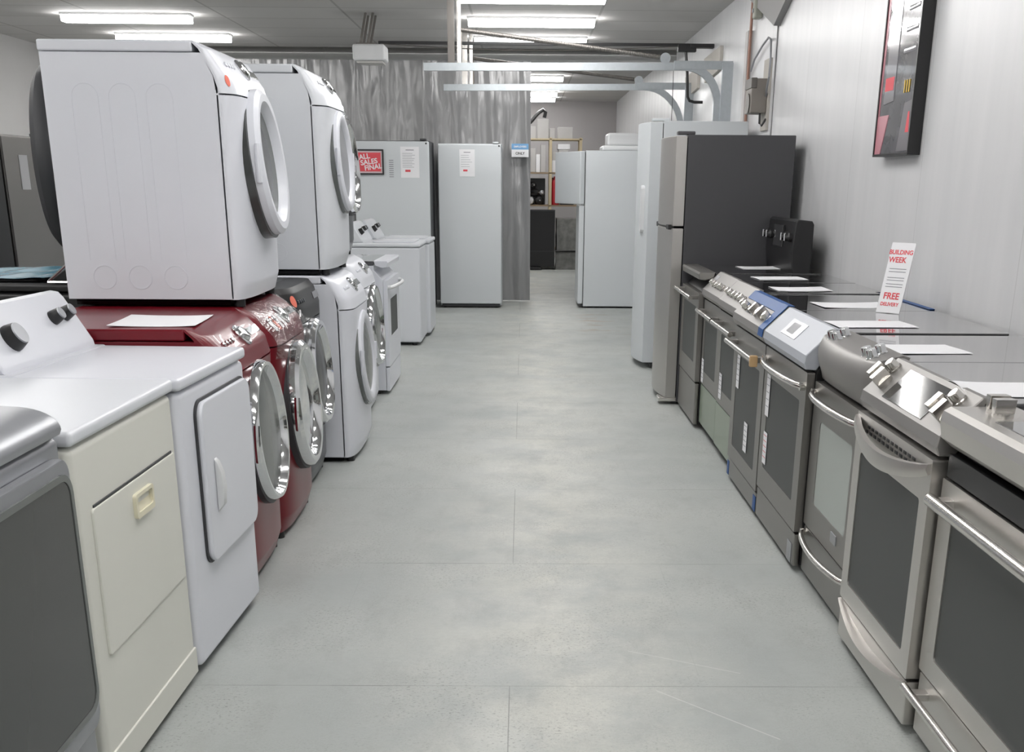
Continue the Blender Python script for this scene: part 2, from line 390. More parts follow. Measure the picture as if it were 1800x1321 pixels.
class Fascia:
    """curved front of a front loader: centre profile yc(z), side seam depth ye(z)"""
    def __init__(s, W, prof, p=3.6): s.W = W; s.prof = prof; s.p = p
    def at(s, z):
        P = s.prof
        for a, c in zip(P, P[1:]):
            if z <= c[0] or c is P[-1]:
                f = (z - a[0]) / (c[0] - a[0]); return a[1] + (c[1] - a[1]) * f, a[2] + (c[2] - a[2]) * f
    def y(s, x, z):
        yc, ye = s.at(z); u = abs(2 * x / s.W - 1); p = s.p + 4 * min(1, max(0, (z - s.prof[3][0] + .12) / .12)); return ye - (ye - yc) * math.sqrt(max(0, 1 - u ** p))
    def mesh(s, z0, z1, n=44, off=0.0, x0=0, x1=None, back=True):
        W = s.W; x1 = W if x1 is None else x1; bm = B()
        zs = [z0] + [q[0] for q in s.prof if z0 < q[0] < z1] + [z1]; zz = []
        for a, c in zip(zs, zs[1:]): zz += [a + (c - a) * k / 4 for k in range(4)]
        zz.append(z1)
        us = [.5 - .5 * math.cos(PI * k / n) for k in range(n + 1)]
        rows = []
        for z in zz:
            r = [bm.verts.new((x0 + (x1 - x0) * u, s.y(x0 + (x1 - x0) * u, z) - off, z)) for u in us]
            yb = s.at(z)[1] + .01 if back else None
            if back: r = [bm.verts.new((x0, max(yb, r[0].co.y + .004), z))] + r + [bm.verts.new((x1, max(yb, r[-1].co.y + .004), z))]
            rows.append(r)
        for a, c in zip(rows, rows[1:]):
            for k in range(len(a) - 1): bm.faces.new((a[k], a[k + 1], c[k + 1], c[k]))
        if back:
            bm.faces.new(rows[0]); bm.faces.new(rows[-1])
        bmesh.ops.recalc_face_normals(bm, faces=bm.faces)
        return bm

def sticker(fs, parent, x, z, rx, rz, m, name='sticker', off=.002, rect=False):
    bm = B(); n = 20; o = []
    for k in range(n):
        a = 2 * PI * k / n; cx, cz = math.cos(a), math.sin(a)
        if rect:
            q = max(abs(cx), abs(cz)); cx, cz = cx / q, cz / q
        px, pz = x + rx * cx, z + rz * cz
        o.append(bm.verts.new((px, fs.y(px, pz) - off, pz)))
    c = bm.verts.new((x, fs.y(x, z) - off - .0004, z))
    for k in range(n): bm.faces.new((o[k], o[(k + 1) % n], c))
    r = bmesh.ops.extrude_face_region(bm, geom=bm.faces[:])
    for v in r['geom']:
        if isinstance(v, bmesh.types.BMVert): v.co.y -= .0012
    bmesh.ops.recalc_face_normals(bm, faces=bm.faces)
    return obj(name, bm, m, parent)

def front_loader(label, cat, loc, rot, W=.69, H=.975, D=.80, body=WHITE, fasc=None, door=None, top=None, name='front_load_washer', group=None, stick=True, emboss=True, dial=True, cons=None, wrap=False, z_con=.82, front=0.0, seam=.085, lean=1.0):
    fasc = fasc or body
    t = thing(name, label, cat, loc, rot, group)
    prof = [(.03, front + .03, seam), (.10, front + .005, seam), (.42, front, seam), (z_con, front + .012, seam), (z_con + .06, front + .03 * lean, seam + .008), (H - .03, front + .095 * lean, seam + .055), (H, front + .16 * lean, seam + .087)]
    fs = Fascia(W, prof)
    cab = prism(B(), [(seam, .03), (seam, z_con + .02), (seam + .014, z_con + .065), (seam + .055, H - .042), (D, H - .042), (D, .03)], 0, W, 'x', .004)
    if emboss:
        for k, yy in enumerate((.30, .44, .58)):
            for sx in (-1, 1):
                xx = -.002 if sx < 0 else W + .002
                tube(cab, [(xx, yy + .045 * math.cos(a), .115 + .045 * math.sin(a)) for a in [2 * PI * q / 20 for q in range(21)]], .0010, 6)
                tube(cab, [(xx, yy - .05, .18)] + [(xx, yy - .05 * math.cos(a), H - .2 + .05 * math.sin(a)) for a in [PI * q / 10 for q in range(11)]] + [(xx, yy + .05, .18)], .0007, 6)
    obj('cabinet', cab, body, t)
    obj('lid', box(B(), -.004, W + .004, seam + .088, D + .004, H - .04, H, .008, 3), top or body, t)
    obj('front_panel', fs.mesh(.03, z_con - .006), fasc, t)
    cp = obj('control_panel', fs.mesh(z_con, H), cons or fasc, t)
    feet(t, W, D)
    obj('gap_shade', box(B(), .03, W - .03, .10, D - .02, .006, .032), BLACK, t)  # black block added under the cabinet to paint the gap's shadow
    # console furniture
    def on(x, z):
        e = 1e-3; y = fs.y(x, z); ny = (fs.y(x, z + e) - fs.y(x, z - e)) / (2 * e); nx = (fs.y(x + e, z) - fs.y(x - e, z)) / (2 * e)
        n = Vector((nx, -1, ny)).normalized(); R = Vector((0, -1, 0)).rotation_difference(n).to_matrix()
        return Vector((x, y, z)), R
    zc = (z_con + H) / 2 + .015
    if dial:
        p, R = on(W * .5, zc)
        k = obj('dial', lathe(B(), [(.046, -.004), (.046, .006), (.041, .010), (.033, .009), (.030, .018), (.024, .021), (0, .021)], p, R, 28), dial if dial is not True else CHROME, cp)
    p, R = on(W * .77, zc)
    bm = B(); box(bm, -.08, .08, -.002, .006, -.017, .017, .002); bm.transform(Matrix.Translation(p) @ R.to_4x4()); obj('display', bm, BGLASS if body is not WHITE else GGLASS, cp)
    for q in range(4):
        p, R = on(W * (.13 + .055 * q), zc)
        obj('button', lathe(B(), [(.010, -.003), (.010, .005), (.007, .007), (0, .007)], p, R, 14), fasc if body is not RED else CHROME, cp)
    if stick:
        sticker(fs, cp, .022, z_con + .045, .009, .02, ORANGE)
    # door
    if door:
        cx, cz, Rr = door.get('c', (W / 2, .53, .27)); yb = fs.y(cx, cz) + .008; ring = door['ring']; glass = door['glass']; pr = door.get('pr', .075); sx = door.get('sx', 1.0)
        tilt = Matrix.Rotation(math.radians(door.get('tilt', -4)), 3, 'X')
        obj('door_recess', lathe(B(), [(Rr + .012, -.06), (Rr + .012, .3 * pr), (Rr - .015, .36 * pr), (0, .36 * pr)], (cx, yb, cz), tilt, 48, sx), door.get('recess', GASKET), t)
        w = door.get('w', .055)
        d = obj('door', lathe(B(), [(Rr - .02, 0), (Rr, .35 * pr), (Rr - .002, .75 * pr), (Rr - w * .3, pr), (Rr - w * .7, pr * .98), (Rr - w, pr * .65), (Rr - w - .006, pr * .35), (Rr - w - .01, 0)], (cx, yb, cz), tilt, 56, sx, closed=True), ring, t)
        gp = door.get('bulge', .02); r0 = Rr - w - .002; g0 = .45 * pr
        obj('door_glass', lathe(B(), [(r0, .1 * pr), (r0, g0), (r0 * .86, g0 + gp * .3), (r0 * .6, g0 + gp * .75), (r0 * .3, g0 + gp * .95), (0, g0 + gp)], (cx, yb, cz), tilt, 48, sx), glass, d)
        hb = B(); a0 = door.get('ha', PI)
        pts = [(cx + (Rr + .002) * sx * math.cos(a), yb - pr * .75, cz + (Rr + .002) * math.sin(a)) for a in [a0 + (q - 5) * .05 for q in range(11)]]
        obj('door_handle', tube(hb, pts, .012, 8), ring, d)
        cl = B(); box(cl, cx + (Rr * sx) - .002, cx + Rr * sx + .02, yb - .04, yb, cz - .05, cz + .05, .004); obj('hinge', cl, ring, d)
    if wrap:
        bm = B()
        def f(u, v):
            x = .02 + (W - .04) * u; z = z_con - .05 + (H - z_con + .05) * v
            return (x, fs.y(x, z) - .018 - .012 * math.sin(9 * u + 3 * v) * math.sin(7 * v + 2 * u) - .05 * (1 - v) ** 2 * math.sin(PI * u), z)
        gridm(bm, f, 26, 12); w_ = obj('plastic_wrap', bm, FILM, t); label_part(w_, 'clear plastic wrap over the controls')
    return t, fs

red_door = dict(c=(.345, .555, .268), ring=CHROME, glass=GGLASS, recess=GASKET, pr=.05, w=.034, bulge=.012, sx=.92)
t, fs = front_loader('cherry red front loader with a sheet of paper on its top', 'washing machine', (-.985, 3.95, 0), 90, body=RED, door=red_door, cons=RED, emboss=False)
sticker(fs, t, .035, .845, .007, .02, PAPER, rect=True)
t, fs = front_loader('cherry red front loader carrying the stacked white dryer, controls in clear plastic', 'washing machine', (-.98, 4.65, 0), 90, body=RED, door=dict(red_door, pr=.06, glass=CHROME, w=.06, c=(.345, .53, .275)), wrap=True, emboss=False, stick=False)
for i, xx in enumerate((.10, .16, .22, .28)):
    sticker(fs, t, xx, .90, .018, .025, PAPER if i != 1 else ORANGE, rect=True)
t, fs = front_loader('slate grey front loader between the red pair and the white stack', 'washing machine', (-1.03, 5.375, 0), 90, W=.685, body=SLATE, door=dict(c=(.342, .56, .26), ring=CHROME, glass=DGLASS, pr=.055, w=.05), emboss=False, stick=False, H=.985, D=.76, lean=.35, dial=False, cons=BLACK)
sticker(fs, t, .05, .925, .018, .026, ORANGE); sticker(fs, t, .075, .87, .009, .016, PAPER, rect=True)
wd = dict(c=(.345, .56, .26), ring=WHITE, glass=GGLASS, pr=.05, w=.06, recess=GGLASS)
front_loader('white front loader at the bottom of the second white stack', 'washing machine', (-.88, 6.09, 0), 90, W=.69, H=.99, body=WHITE, door=dict(wd, c=(.345, .53, .255), pr=.035), emboss=False, stick=False)
front_loader('white front loader under the dark dryer, beside the white range', 'washing machine', (-.985, 7.32, 0), 90, W=.69, H=.99, body=WHITE, door=dict(wd, ring=CHROME, w=.04), emboss=False, stick=False)
front_loader('big white dryer stacked on the far red washer', 'dryer', (-1.075, 4.655, .976), 90, W=.69, H=.972, D=.735, body=WHITE, name='stacked_dryer', door=dict(c=(.325, .545, .282), sx=.84, ring=WHITE, glass=GGLASS, recess=DGLASS, pr=.065, w=.07, bulge=-.01, tilt=-6), seam=.075, z_con=.79)
front_loader('white dryer stacked on the white front loader behind the red pair', 'dryer', (-.965, 6.10, .992), 90, W=.69, H=1.005, D=.80, body=WHITE2, name='stacked_dryer', door=dict(c=(.345, .56, .25), ring=WHITE, glass=SILVER, recess=GGLASS, pr=.04, w=.06, bulge=0), stick=False)
front_loader('dark dryer with a chrome ringed door on top of the farthest stack', 'dryer', (-1.115, 7.33, .992), 90, W=.69, H=.90, D=.70, body=SLATE, name='stacked_dryer', door=dict(c=(.345, .55, .285), ring=CHROME, glass=DGLASS, recess=BLACK, pr=.05, w=.05), emboss=False, stick=False)

def console(t, W, z0, yb, yf, zt, m, knobs, depth_top=.05, lab=None, km=BLACK):
    """sloping laundry console at the back: front foot yf, back yb"""
    c = obj('console', prism(B(), [(yf, z0), (yf + .005, z0 + .02), (yb - depth_top, zt - .02), (yb - depth_top + .015, zt - .004), (yb - .01, zt), (yb, zt - .015), (yb, z0)], .008, W - .008, 'x', .012, 3), m, t)
    n = Vector((0, -(zt - z0 - .04), (yb - depth_top) - (yf + .005))).normalized()
    R = Vector((0, -1, 0)).rotation_difference(n).to_matrix()
    for x, f, r in knobs:
        p = Vector((x, yf + .005 + (yb - depth_top - yf - .005) * f, z0 + .02 + (zt - .04 - z0) * f))
        k = obj('knob', lathe(B(), [(r, -.002), (r, .006), (r * .92, .02), (r * .82, .034), (r * .6, .036), (0, .036)], p, R, 24), km, c)
        obj('knob_cap', lathe(B(), [(r * .80, .033), (r * .78, .0385), (0, .0385)], p, R, 24), SILVER, k)
    return c, R, n

# silver dryer at the left edge
t = thing('silver_dryer', 'silver dryer with a wide dark glass door, cut by the left edge', 'dryer', (-1.01, 1.755, 0), 90)
obj('cabinet', box(B(), 0, .69, 0, .72, .03, .93, .018, 3), SILVER, t)
obj('top_panel', prism(B(), [(-.006, .935)] + [(.09 - .10 * math.cos(a), .945 + .05 * math.sin(a)) for a in [PI / 2 * k / 10 for k in range(11)]] + [(.20, 1.001), (.40, 1.005), (.73, 1.0), (.73, .935)], -.004, .694, 'x', .014, 3), SILVER, t)
d = obj('door', rpanel(B(), .035, .655, .26, .895, -.03, .0, .04, .008), SILVER, t)
obj('door_window', rpanel(B(), .06, .635, .315, .858, -.034, -.015, .045, .004), DGLASS, d)
obj('door_frame', frame(B(), (.052, .643, .307, .866), (.066, .629, .321, .852), -.036, -.02, .05, .04), GGLASS, d)
feet(t, .69, .72)

# cream dryer
t = thing('cream_dryer', 'cream dryer with a square pull-down door and ivory pull', 'dryer', (-1.016, 2.505, 0), 90 - 1.28)
obj('cabinet', box(B(), 0, .722, 0, .70, .03, .885, .02, 3), CREAM, t)
obj('top_panel', box(B(), -.004, .729, -.008, .71, .889, .925, .012, 3), WHITE2, t)
d = obj('door', rpanel(B(), .075, .687, .35, .725, -.007, .004, .012, .005), CREAM, t)
h = obj('door_pull', frame(B(), (.326, .46, .627, .692), (.338, .448, .642, .682), -.017, -.004, .01, .006), CREAMP, d)
obj('pull_recess', prism(B(), [(-.0055, .682), (-.0055, .642), (-.013, .642), (-.0065, .664)], .338, .448, 'x'), CREAMP, h)
obj('toe_panel', box(B(), .012, .713, -.006, .004, .03, .112, .004), CREAM, t)
sh = obj('door_shadow_gap', box(B(), .09, .67, -.003, .002, .7245, .7315), GASKET, t)
feet(t, .725, .70)

# white dryer with console
t = thing('white_dryer', 'white dryer with a console of knobs and a tall white door handle', 'dryer', (-.985, 3.242, 0), 90 - 2.57)
W = .675
obj('cabinet', box(B(), 0, W, 0, .66, .03, .882, .022, 3), WHITE, t)
obj('top_panel', box(B(), -.004, W + .004, -.008, .60, .886, .923, .012, 3), WHITE, t)
obj('door_gasket', rpanel(B(), .114, .648, .322, .836, -.006, .002, .05, .001), GASKET, t)
d = obj('door', rpanel(B(), .122, .642, .328, .830, -.024, -.004, .048, .008), WHITE, t)
h = B(); prism(h, [(-.024, .475), (-.045, .50), (-.050, .55), (-.046, .60), (-.034, .635), (-.024, .645)], .195, .228, 'x', .006); obj('door_handle', h, WPLAST, d)
for z in (.45, .72): obj('hinge', box(B(), .642, .652, -.014, .0, z - .035, z + .035, .002), GASKET, d)
c, R, n = console(t, W, .925, .64, .50, 1.105, WHITE, [(.165, .45, .042), (.49, .62, .024), (.575, .64, .024)])
obj('console_base', box(B(), .0, W, .47, .66, .90, .926, .006), WHITE, t)
bm = B()
for x in (.30, .36, .43, .50): box(bm, x, x + .018, -.0006, .0006, -.004, .004)
bm.transform(Matrix.Translation((0, .575, 1.035)) @ R.to_4x4()); obj('console_print', bm, INK, c)
feet(t, W, .66)

# white freestanding range (left row)
WRNG = (-.985, 8.21, 0)

def paper_sheet(label, x, y, z, w, d, rz, group='papers on the appliance tops', curl=.002):
    o = thing('paper_sheet', label, 'paper', (x, y, z), rz, group)
    bm = B(); nu, nv = 10, 6
    s = random.random() * 6
    def f(u, v):
        return ((u - .5) * w, (v - .5) * d, .0012 + curl * (abs(u - .5) * 2) ** 3 * (1 + .5 * math.sin(s + 5 * v)) + .001 * math.sin(s + 4 * u))
    gridm(bm, f, nu, nv)
    r = bmesh.ops.extrude_face_region(bm, geom=bm.faces[:])
    for v in r['geom']:
        if isinstance(v, bmesh.types.BMVert): v.co.z -= .001
    bmesh.ops.recalc_face_normals(bm, faces=bm.faces)
    p = obj('sheet', bm, PAPER, None)
    # one mesh is enough for a sheet: drop the empty and keep the mesh as the thing
    p.name = 'paper_sheet'; p.location = o.location; p.rotation_euler = o.rotation_euler
    bpy.data.objects.remove(o); tag(p, label, 'paper', group)
    return p
paper_sheet('white sheet of paper lying on the near red washer', -1.30, 4.18, .977, .30, .34, 4)

def gridm_film():
    bm = B()
    def f(u, v):
        return (.05 + .62 * u, .10 + .42 * v, 1.052 + .012 * abs(math.sin(9 * v + 3 * u)) * abs(math.sin(5 * u + 2 * v)))
    gridm(bm, f, 20, 20)
    r = bmesh.ops.extrude_face_region(bm, geom=bm.faces[:])
    for v in r['geom']:
        if isinstance(v, bmesh.types.BMVert): v.co.z -= .0012
    bmesh.ops.recalc_face_normals(bm, faces=bm.faces)
    return bm
def top_loader(label, loc, rot, W, H, D, m, knobs, zt, name='top_load_washer', km=BLACK, yb=None):
    t = thing(name, label, 'washing machine', loc, rot)
    obj('cabinet', box(B(), 0, W, 0, D, .03, H - .04, .02, 3), m, t)
    tp = obj('top_panel', box(B(), -.004, W + .004, -.008, D, H - .037, H, .014, 3), m, t)
    l = obj('lid', rpanel(B(), .06, W - .06, .05, D - .22, 0, .012, .04, .004), m, tp)
    l.rotation_euler = (PI / 2, 0, 0); l.location = (0, 0, H + .012)
    l.rotation_euler = (math.radians(90), 0, 0)
    for v in l.data.vertices: v.co = (v.co.x, v.co.z, -v.co.y)   # lay the panel flat
    l.rotation_euler = (0, 0, 0); l.location = (0, 0, H)
    for v in l.data.vertices: v.co.z += .012
    console(t, W, H, D - .01, D - .15, zt, m, knobs, km=km)
    feet(t, W, D)
    return t
KN = [(.16, .5, .03), (.42, .62, .022), (.53, .62, .022)]
top_loader('white top-load washer with black knobs, nearer of the pair by the freezers', (-.95, 10.80, 0), 90, .685, .925, .66, WHITE2, KN, 1.10)
top_loader('white top-load washer with black knobs, farther of the pair and beside the freezers', (-.915, 11.50, 0), 90, .685, .925, .66, WHITE2, KN, 1.10)
bw = top_loader('black top-load washer with blue film on top, back to back with the red pair', (-2.58, 5.72, 0), -90, .69, 1.035, .70, BLACK, [(.5, .5, .02)], 1.13)

o = obj('blue_film', gridm_film(), BLUEF, bw); label_part(o, 'crinkled blue protective film')
obj('console_trim', tube(B(), [(.694, .55, 1.045), (.694, .645, 1.122), (.694, .685, 1.13)], .006, 6), CHROME, bw)
obj('console_trim', tube(B(), [(.694, .545, 1.040), (.694, .70, 1.040)], .006, 6), CHROME, bw)
# ------------------------------------------------------------------ refrigerators
def fridge(label, loc, rot, W, H, D, side, front, split=None, name='refrigerator', handle=None, curve=.0, dt=.07, ajar=0, cat='refrigerator', toe=.05, top_hinge=True):
    t = thing(name, label, cat, loc, rot)
    obj('cabinet', box(B(), 0, W, 0, D, .02, H, .006, 2), side, t)
    zs = [(toe, H - .008)] if not split else [(toe, split - .006), (split + .006, H - .008)]
    for i, (a, c) in enumerate(zs):
        bm = B()
        if curve > 0:
            pts = [(0, -.006)] + [(W * k / 16, -dt - curve * (1 - (2 * k / 16 - 1) ** 2)) for k in range(17)] + [(W, -.006)]
            prism(bm, pts, a, c, 'z', .006)
        else: box(bm, 0, W, -dt, -.006, a, c, .012, 3)
        nm = 'door' if not split else ('freezer_door' if i == 1 else 'fresh_food_door')
        d = obj(nm, bm, front, t)
        obj('door_gasket', box(B(), .012, W - .012, -.012, .002, a + .01, c - .01), GASKET, d)
        if handle:
            handle(d, i, a, c, W, dt, curve)
        if ajar and i == 1:
            hx = W
            d.location = (hx, 0, 0)
            for ch in [d] + list(d.children):
                for v in ch.data.vertices: v.co.x -= hx
            d.rotation_euler = (0, 0, math.radians(ajar))
    obj('toe_grille', box(B(), .02, W - .02, -.035, .01, .012, toe - .006, .002), GASKET, t)
    if top_hinge: obj('hinge_cover', box(B(), W - .10, W - .03, -dt + .01, .05, H, H + .022, .006), side, t)
    for x in (.05, W - .05):
        for y in (.04, D - .05): obj('foot', cyl(B(), (x, y, 0), (x, y, .03), .02, 12), BLACK, t)
    return t

f1 = fridge('white upright freezer with the red framed sign on its door', (-1.92, 13.75, 0), 0, .85, 1.89, .70, GASKET, FRIDGEW, name='upright_freezer', cat='freezer')
obj('freezer_lock', cyl(B(), (.82, -.07, 1.86), (.82, -.074, 1.86), .01, 12), BLACK, f1)
bm = B()
for k in range(9): box(bm, .398 , .448, -.0715, -.070, 1.50 + .022 * k, 1.508 + .022 * k)
obj('vent_label', bm, INK, f1)
f2 = fridge('plain white upright freezer beside the right edge of the tarp', (-1.01, 14.3, 0), 0, .745, 1.88, .68, FRIDGEW, FRIDGEW, name='upright_freezer', cat='freezer')
obj('freezer_lock', cyl(B(), (.72, -.07, 1.855), (.72, -.074, 1.855), .01, 12), BLACK, f2)

# framed sign on freezer
s = thing('framed_sign', 'red ALL SALES FINAL sign in a black frame on the left freezer', 'sign', (-1.745, 13.67, 1.66), 0)
obj('sign_frame', frame(B(), (-.165, .165, -.135, .135), (-.148, .148, -.118, .118), -.012, .006, .004, .003), BLACK, s)
obj('mat_board', box(B(), -.150, .150, -.006, .004, -.120, .120), mat('pale_pink_board', (.62, .50, .52), .5), s)
obj('red_card', box(B(), -.132, .132, -.0085, -.005, -.100, .100), REDINK, s)
for q, (tx, zz, xx) in enumerate((('ALL', .055, -.05), ('SALES', 0, 0), ('FINAL', -.055, .045))):
    text(tx, .075, PAPER, s, at=(xx, -.0095, zz), rot=(90, -8, 0), depth=.001)
def notice(label, x, y, z, w, h, rows, red):
    s = thing('notice_sheet', label, 'notice', (x, y, z), 0)
    obj('sheet', box(B(), -w / 2, w / 2, -.0012, .0012, -h / 2, h / 2), PAPER, s)
    bm = B()
    for k in range(rows):
        zz = h * .28 - k * h * .5 / rows; ww = w * random.uniform(.5, .78)
        box(bm, -w * .4, -w * .4 + ww, -.0022, -.0014, zz, zz + h * .010)
    box(bm, -w * .22, w * .22, -.0022, -.0014, h * .38, h * .405)
    obj('printed_text', bm, INK, s)
    obj('red_mark', box(B(), -w * .26, w * .02, -.0024, -.0014, -h * .31, -h * .24), REDINK, s)
notice('white printed notice on the left freezer door, right of the framed sign', -1.285, 13.679, 1.66, .21, .33, 9, 1)
notice('white printed notice on the plain freezer beside the tarp', -.665, 14.229, 1.665, .18, .30, 6, 1)

# far right: white fridge side-on with its freezer door ajar
fb = fridge('white top-freezer fridge seen side-on with its upper door ajar', (.735, 15.05, 0), -90, .75, 1.815, .66, FRIDGEW, FRIDGEW, split=1.205, dt=.07, ajar=22, top_hinge=False)
b_ = thing('white_tub', 'white tub lying upside down on top of the far fridge', 'tub', (1.17, 14.62, 1.815), 0)
obj('tub_body', box(B(), -.18, .32, -.22, .22, .055, .20, .03, 3), WPLAST, b_)
obj('tub_rim', box(B(), -.24, .36, -.28, .28, 0, .058, .02, 3), WPLAST, b_)
def pocket(d, i, a, c, W, dt, curve):
    o = obj('door_handle', frame(B(), (W - .15, W - .075, 1.08, 1.44), (W - .135, W - .09, 1.10, 1.42), -dt - .05, -dt - .02, .03, .02), WPLAST, d)
    obj('handle_recess', box(B(), W - .14, W - .085, -dt - .028, -dt - .02, 1.09, 1.43), SILVER, o)
fridge('tall white upright fridge with a bowed door behind the stainless one', (1.09, 10.26, 0), -90, .76, 1.915, .66, FRIDGEW, FRIDGEW, curve=.055, dt=.10, handle=pocket)
def gap_handle(d, i, a, c, W, dt, curve):
    z = a if i == 1 else c
    obj('door_handle', box(B(), .03, W - .03, -dt - curve * .6, -dt + .012, z - .010, z + .010, .003), BLACK, d)
fr = fridge('stainless top-freezer fridge with a charcoal side, behind the ranges', (1.065, 8.63, 0), -90, .76, 1.755, .70, DKGREY, STEEL, split=1.182, curve=.045, dt=.075, handle=gap_handle)
obj('hinge_bracket', box(B(), .62, .75, -.12, .02, .022, .05, .004), STEELL, fr)

# rear-left row
def bar(d, i, a, c, W, dt, curve): obj('door_handle', cyl(B(), (.08, -dt - .05, a + .2), (.08, -dt - .05, c - .2), .013, 12), STEELL, d)
fridge('silver fridge with a white sheet taped to it, far left', (-3.27, 7.50, 0), 90, .80, 1.72, .70, DKGREY, DSTEEL, dt=.06)
fridge('dark fridge at the left edge, beside the silver one', (-3.27, 6.66, 0), 90, .80, 1.72, .70, BLACK, BLACK, dt=.06)
p = thing('taped_sheet', 'white sheet of paper taped high on the silver fridge', 'paper', (-3.2095, 7.72, 1.5), 90)
p_ = obj('taped_sheet', box(B(), 0, .13, -.002, .002, -.11, .10), PAPER); p_.location = p.location; p_.rotation_euler = p.rotation_euler
tag(p_, p['label'], 'paper'); bpy.data.objects.remove(p)

# dark dryer behind the stack with its big oval door swung open
t, fs = front_loader('dark dryer behind the stacked white dryer', 'dryer', (-2.72, 6.95, .98), 0, W=.69, H=.98, D=.70, body=SLATE, name='stacked_dryer', door=None, emboss=False, stick=False)
M = Matrix.Rotation(math.radians(98), 3, 'Z')
d = obj('open_door', lathe(B(), [(.40, -.05), (.44, -.02), (.45, .02), (.44, .045), (.40, .05), (.385, .035), (.38, -.04)], (.23, -.44, .58), M, 56, .86, 1.05, closed=True), GASKET, t)
obj('door_glass', lathe(B(), [(.386, -.03), (.384, .0), (.30, .02), (0, .03)], (.23, -.44, .58), M, 48, .86, 1.05), DGLASS, d)
label_part(d, 'big oval door standing open')
front_loader('dark washer under the dark dryer behind the white stack', 'washing machine', (-2.72, 6.95, 0), 0, W=.69, H=.975, D=.70, body=SLATE, door=dict(ring=CHROME, glass=DGLASS), emboss=False, stick=False)

# ------------------------------------------------------------------ ranges
def knob_round(p, R, r=.022, m=STEELL):
    return lathe(B(), [(r, -.002), (r, .006), (r * .86, .008), (r * .80, .03), (r * .7, .034), (0, .034)], p, R, 22)
def knob_block(p, R, w=.042, l=.05):
    bm = B(); cyl(bm, (0, 0, 0), (0, -.012, 0), w * .55, 18)
    prism(bm, [(-w * .2, -.01), (w * .2, -.01), (w * .32, -l), (-w * .32, -l)], -w * .55, w * .55, 'z', .002)
    bm.transform(Matrix.Translation(p) @ R.to_4x4()); return bm

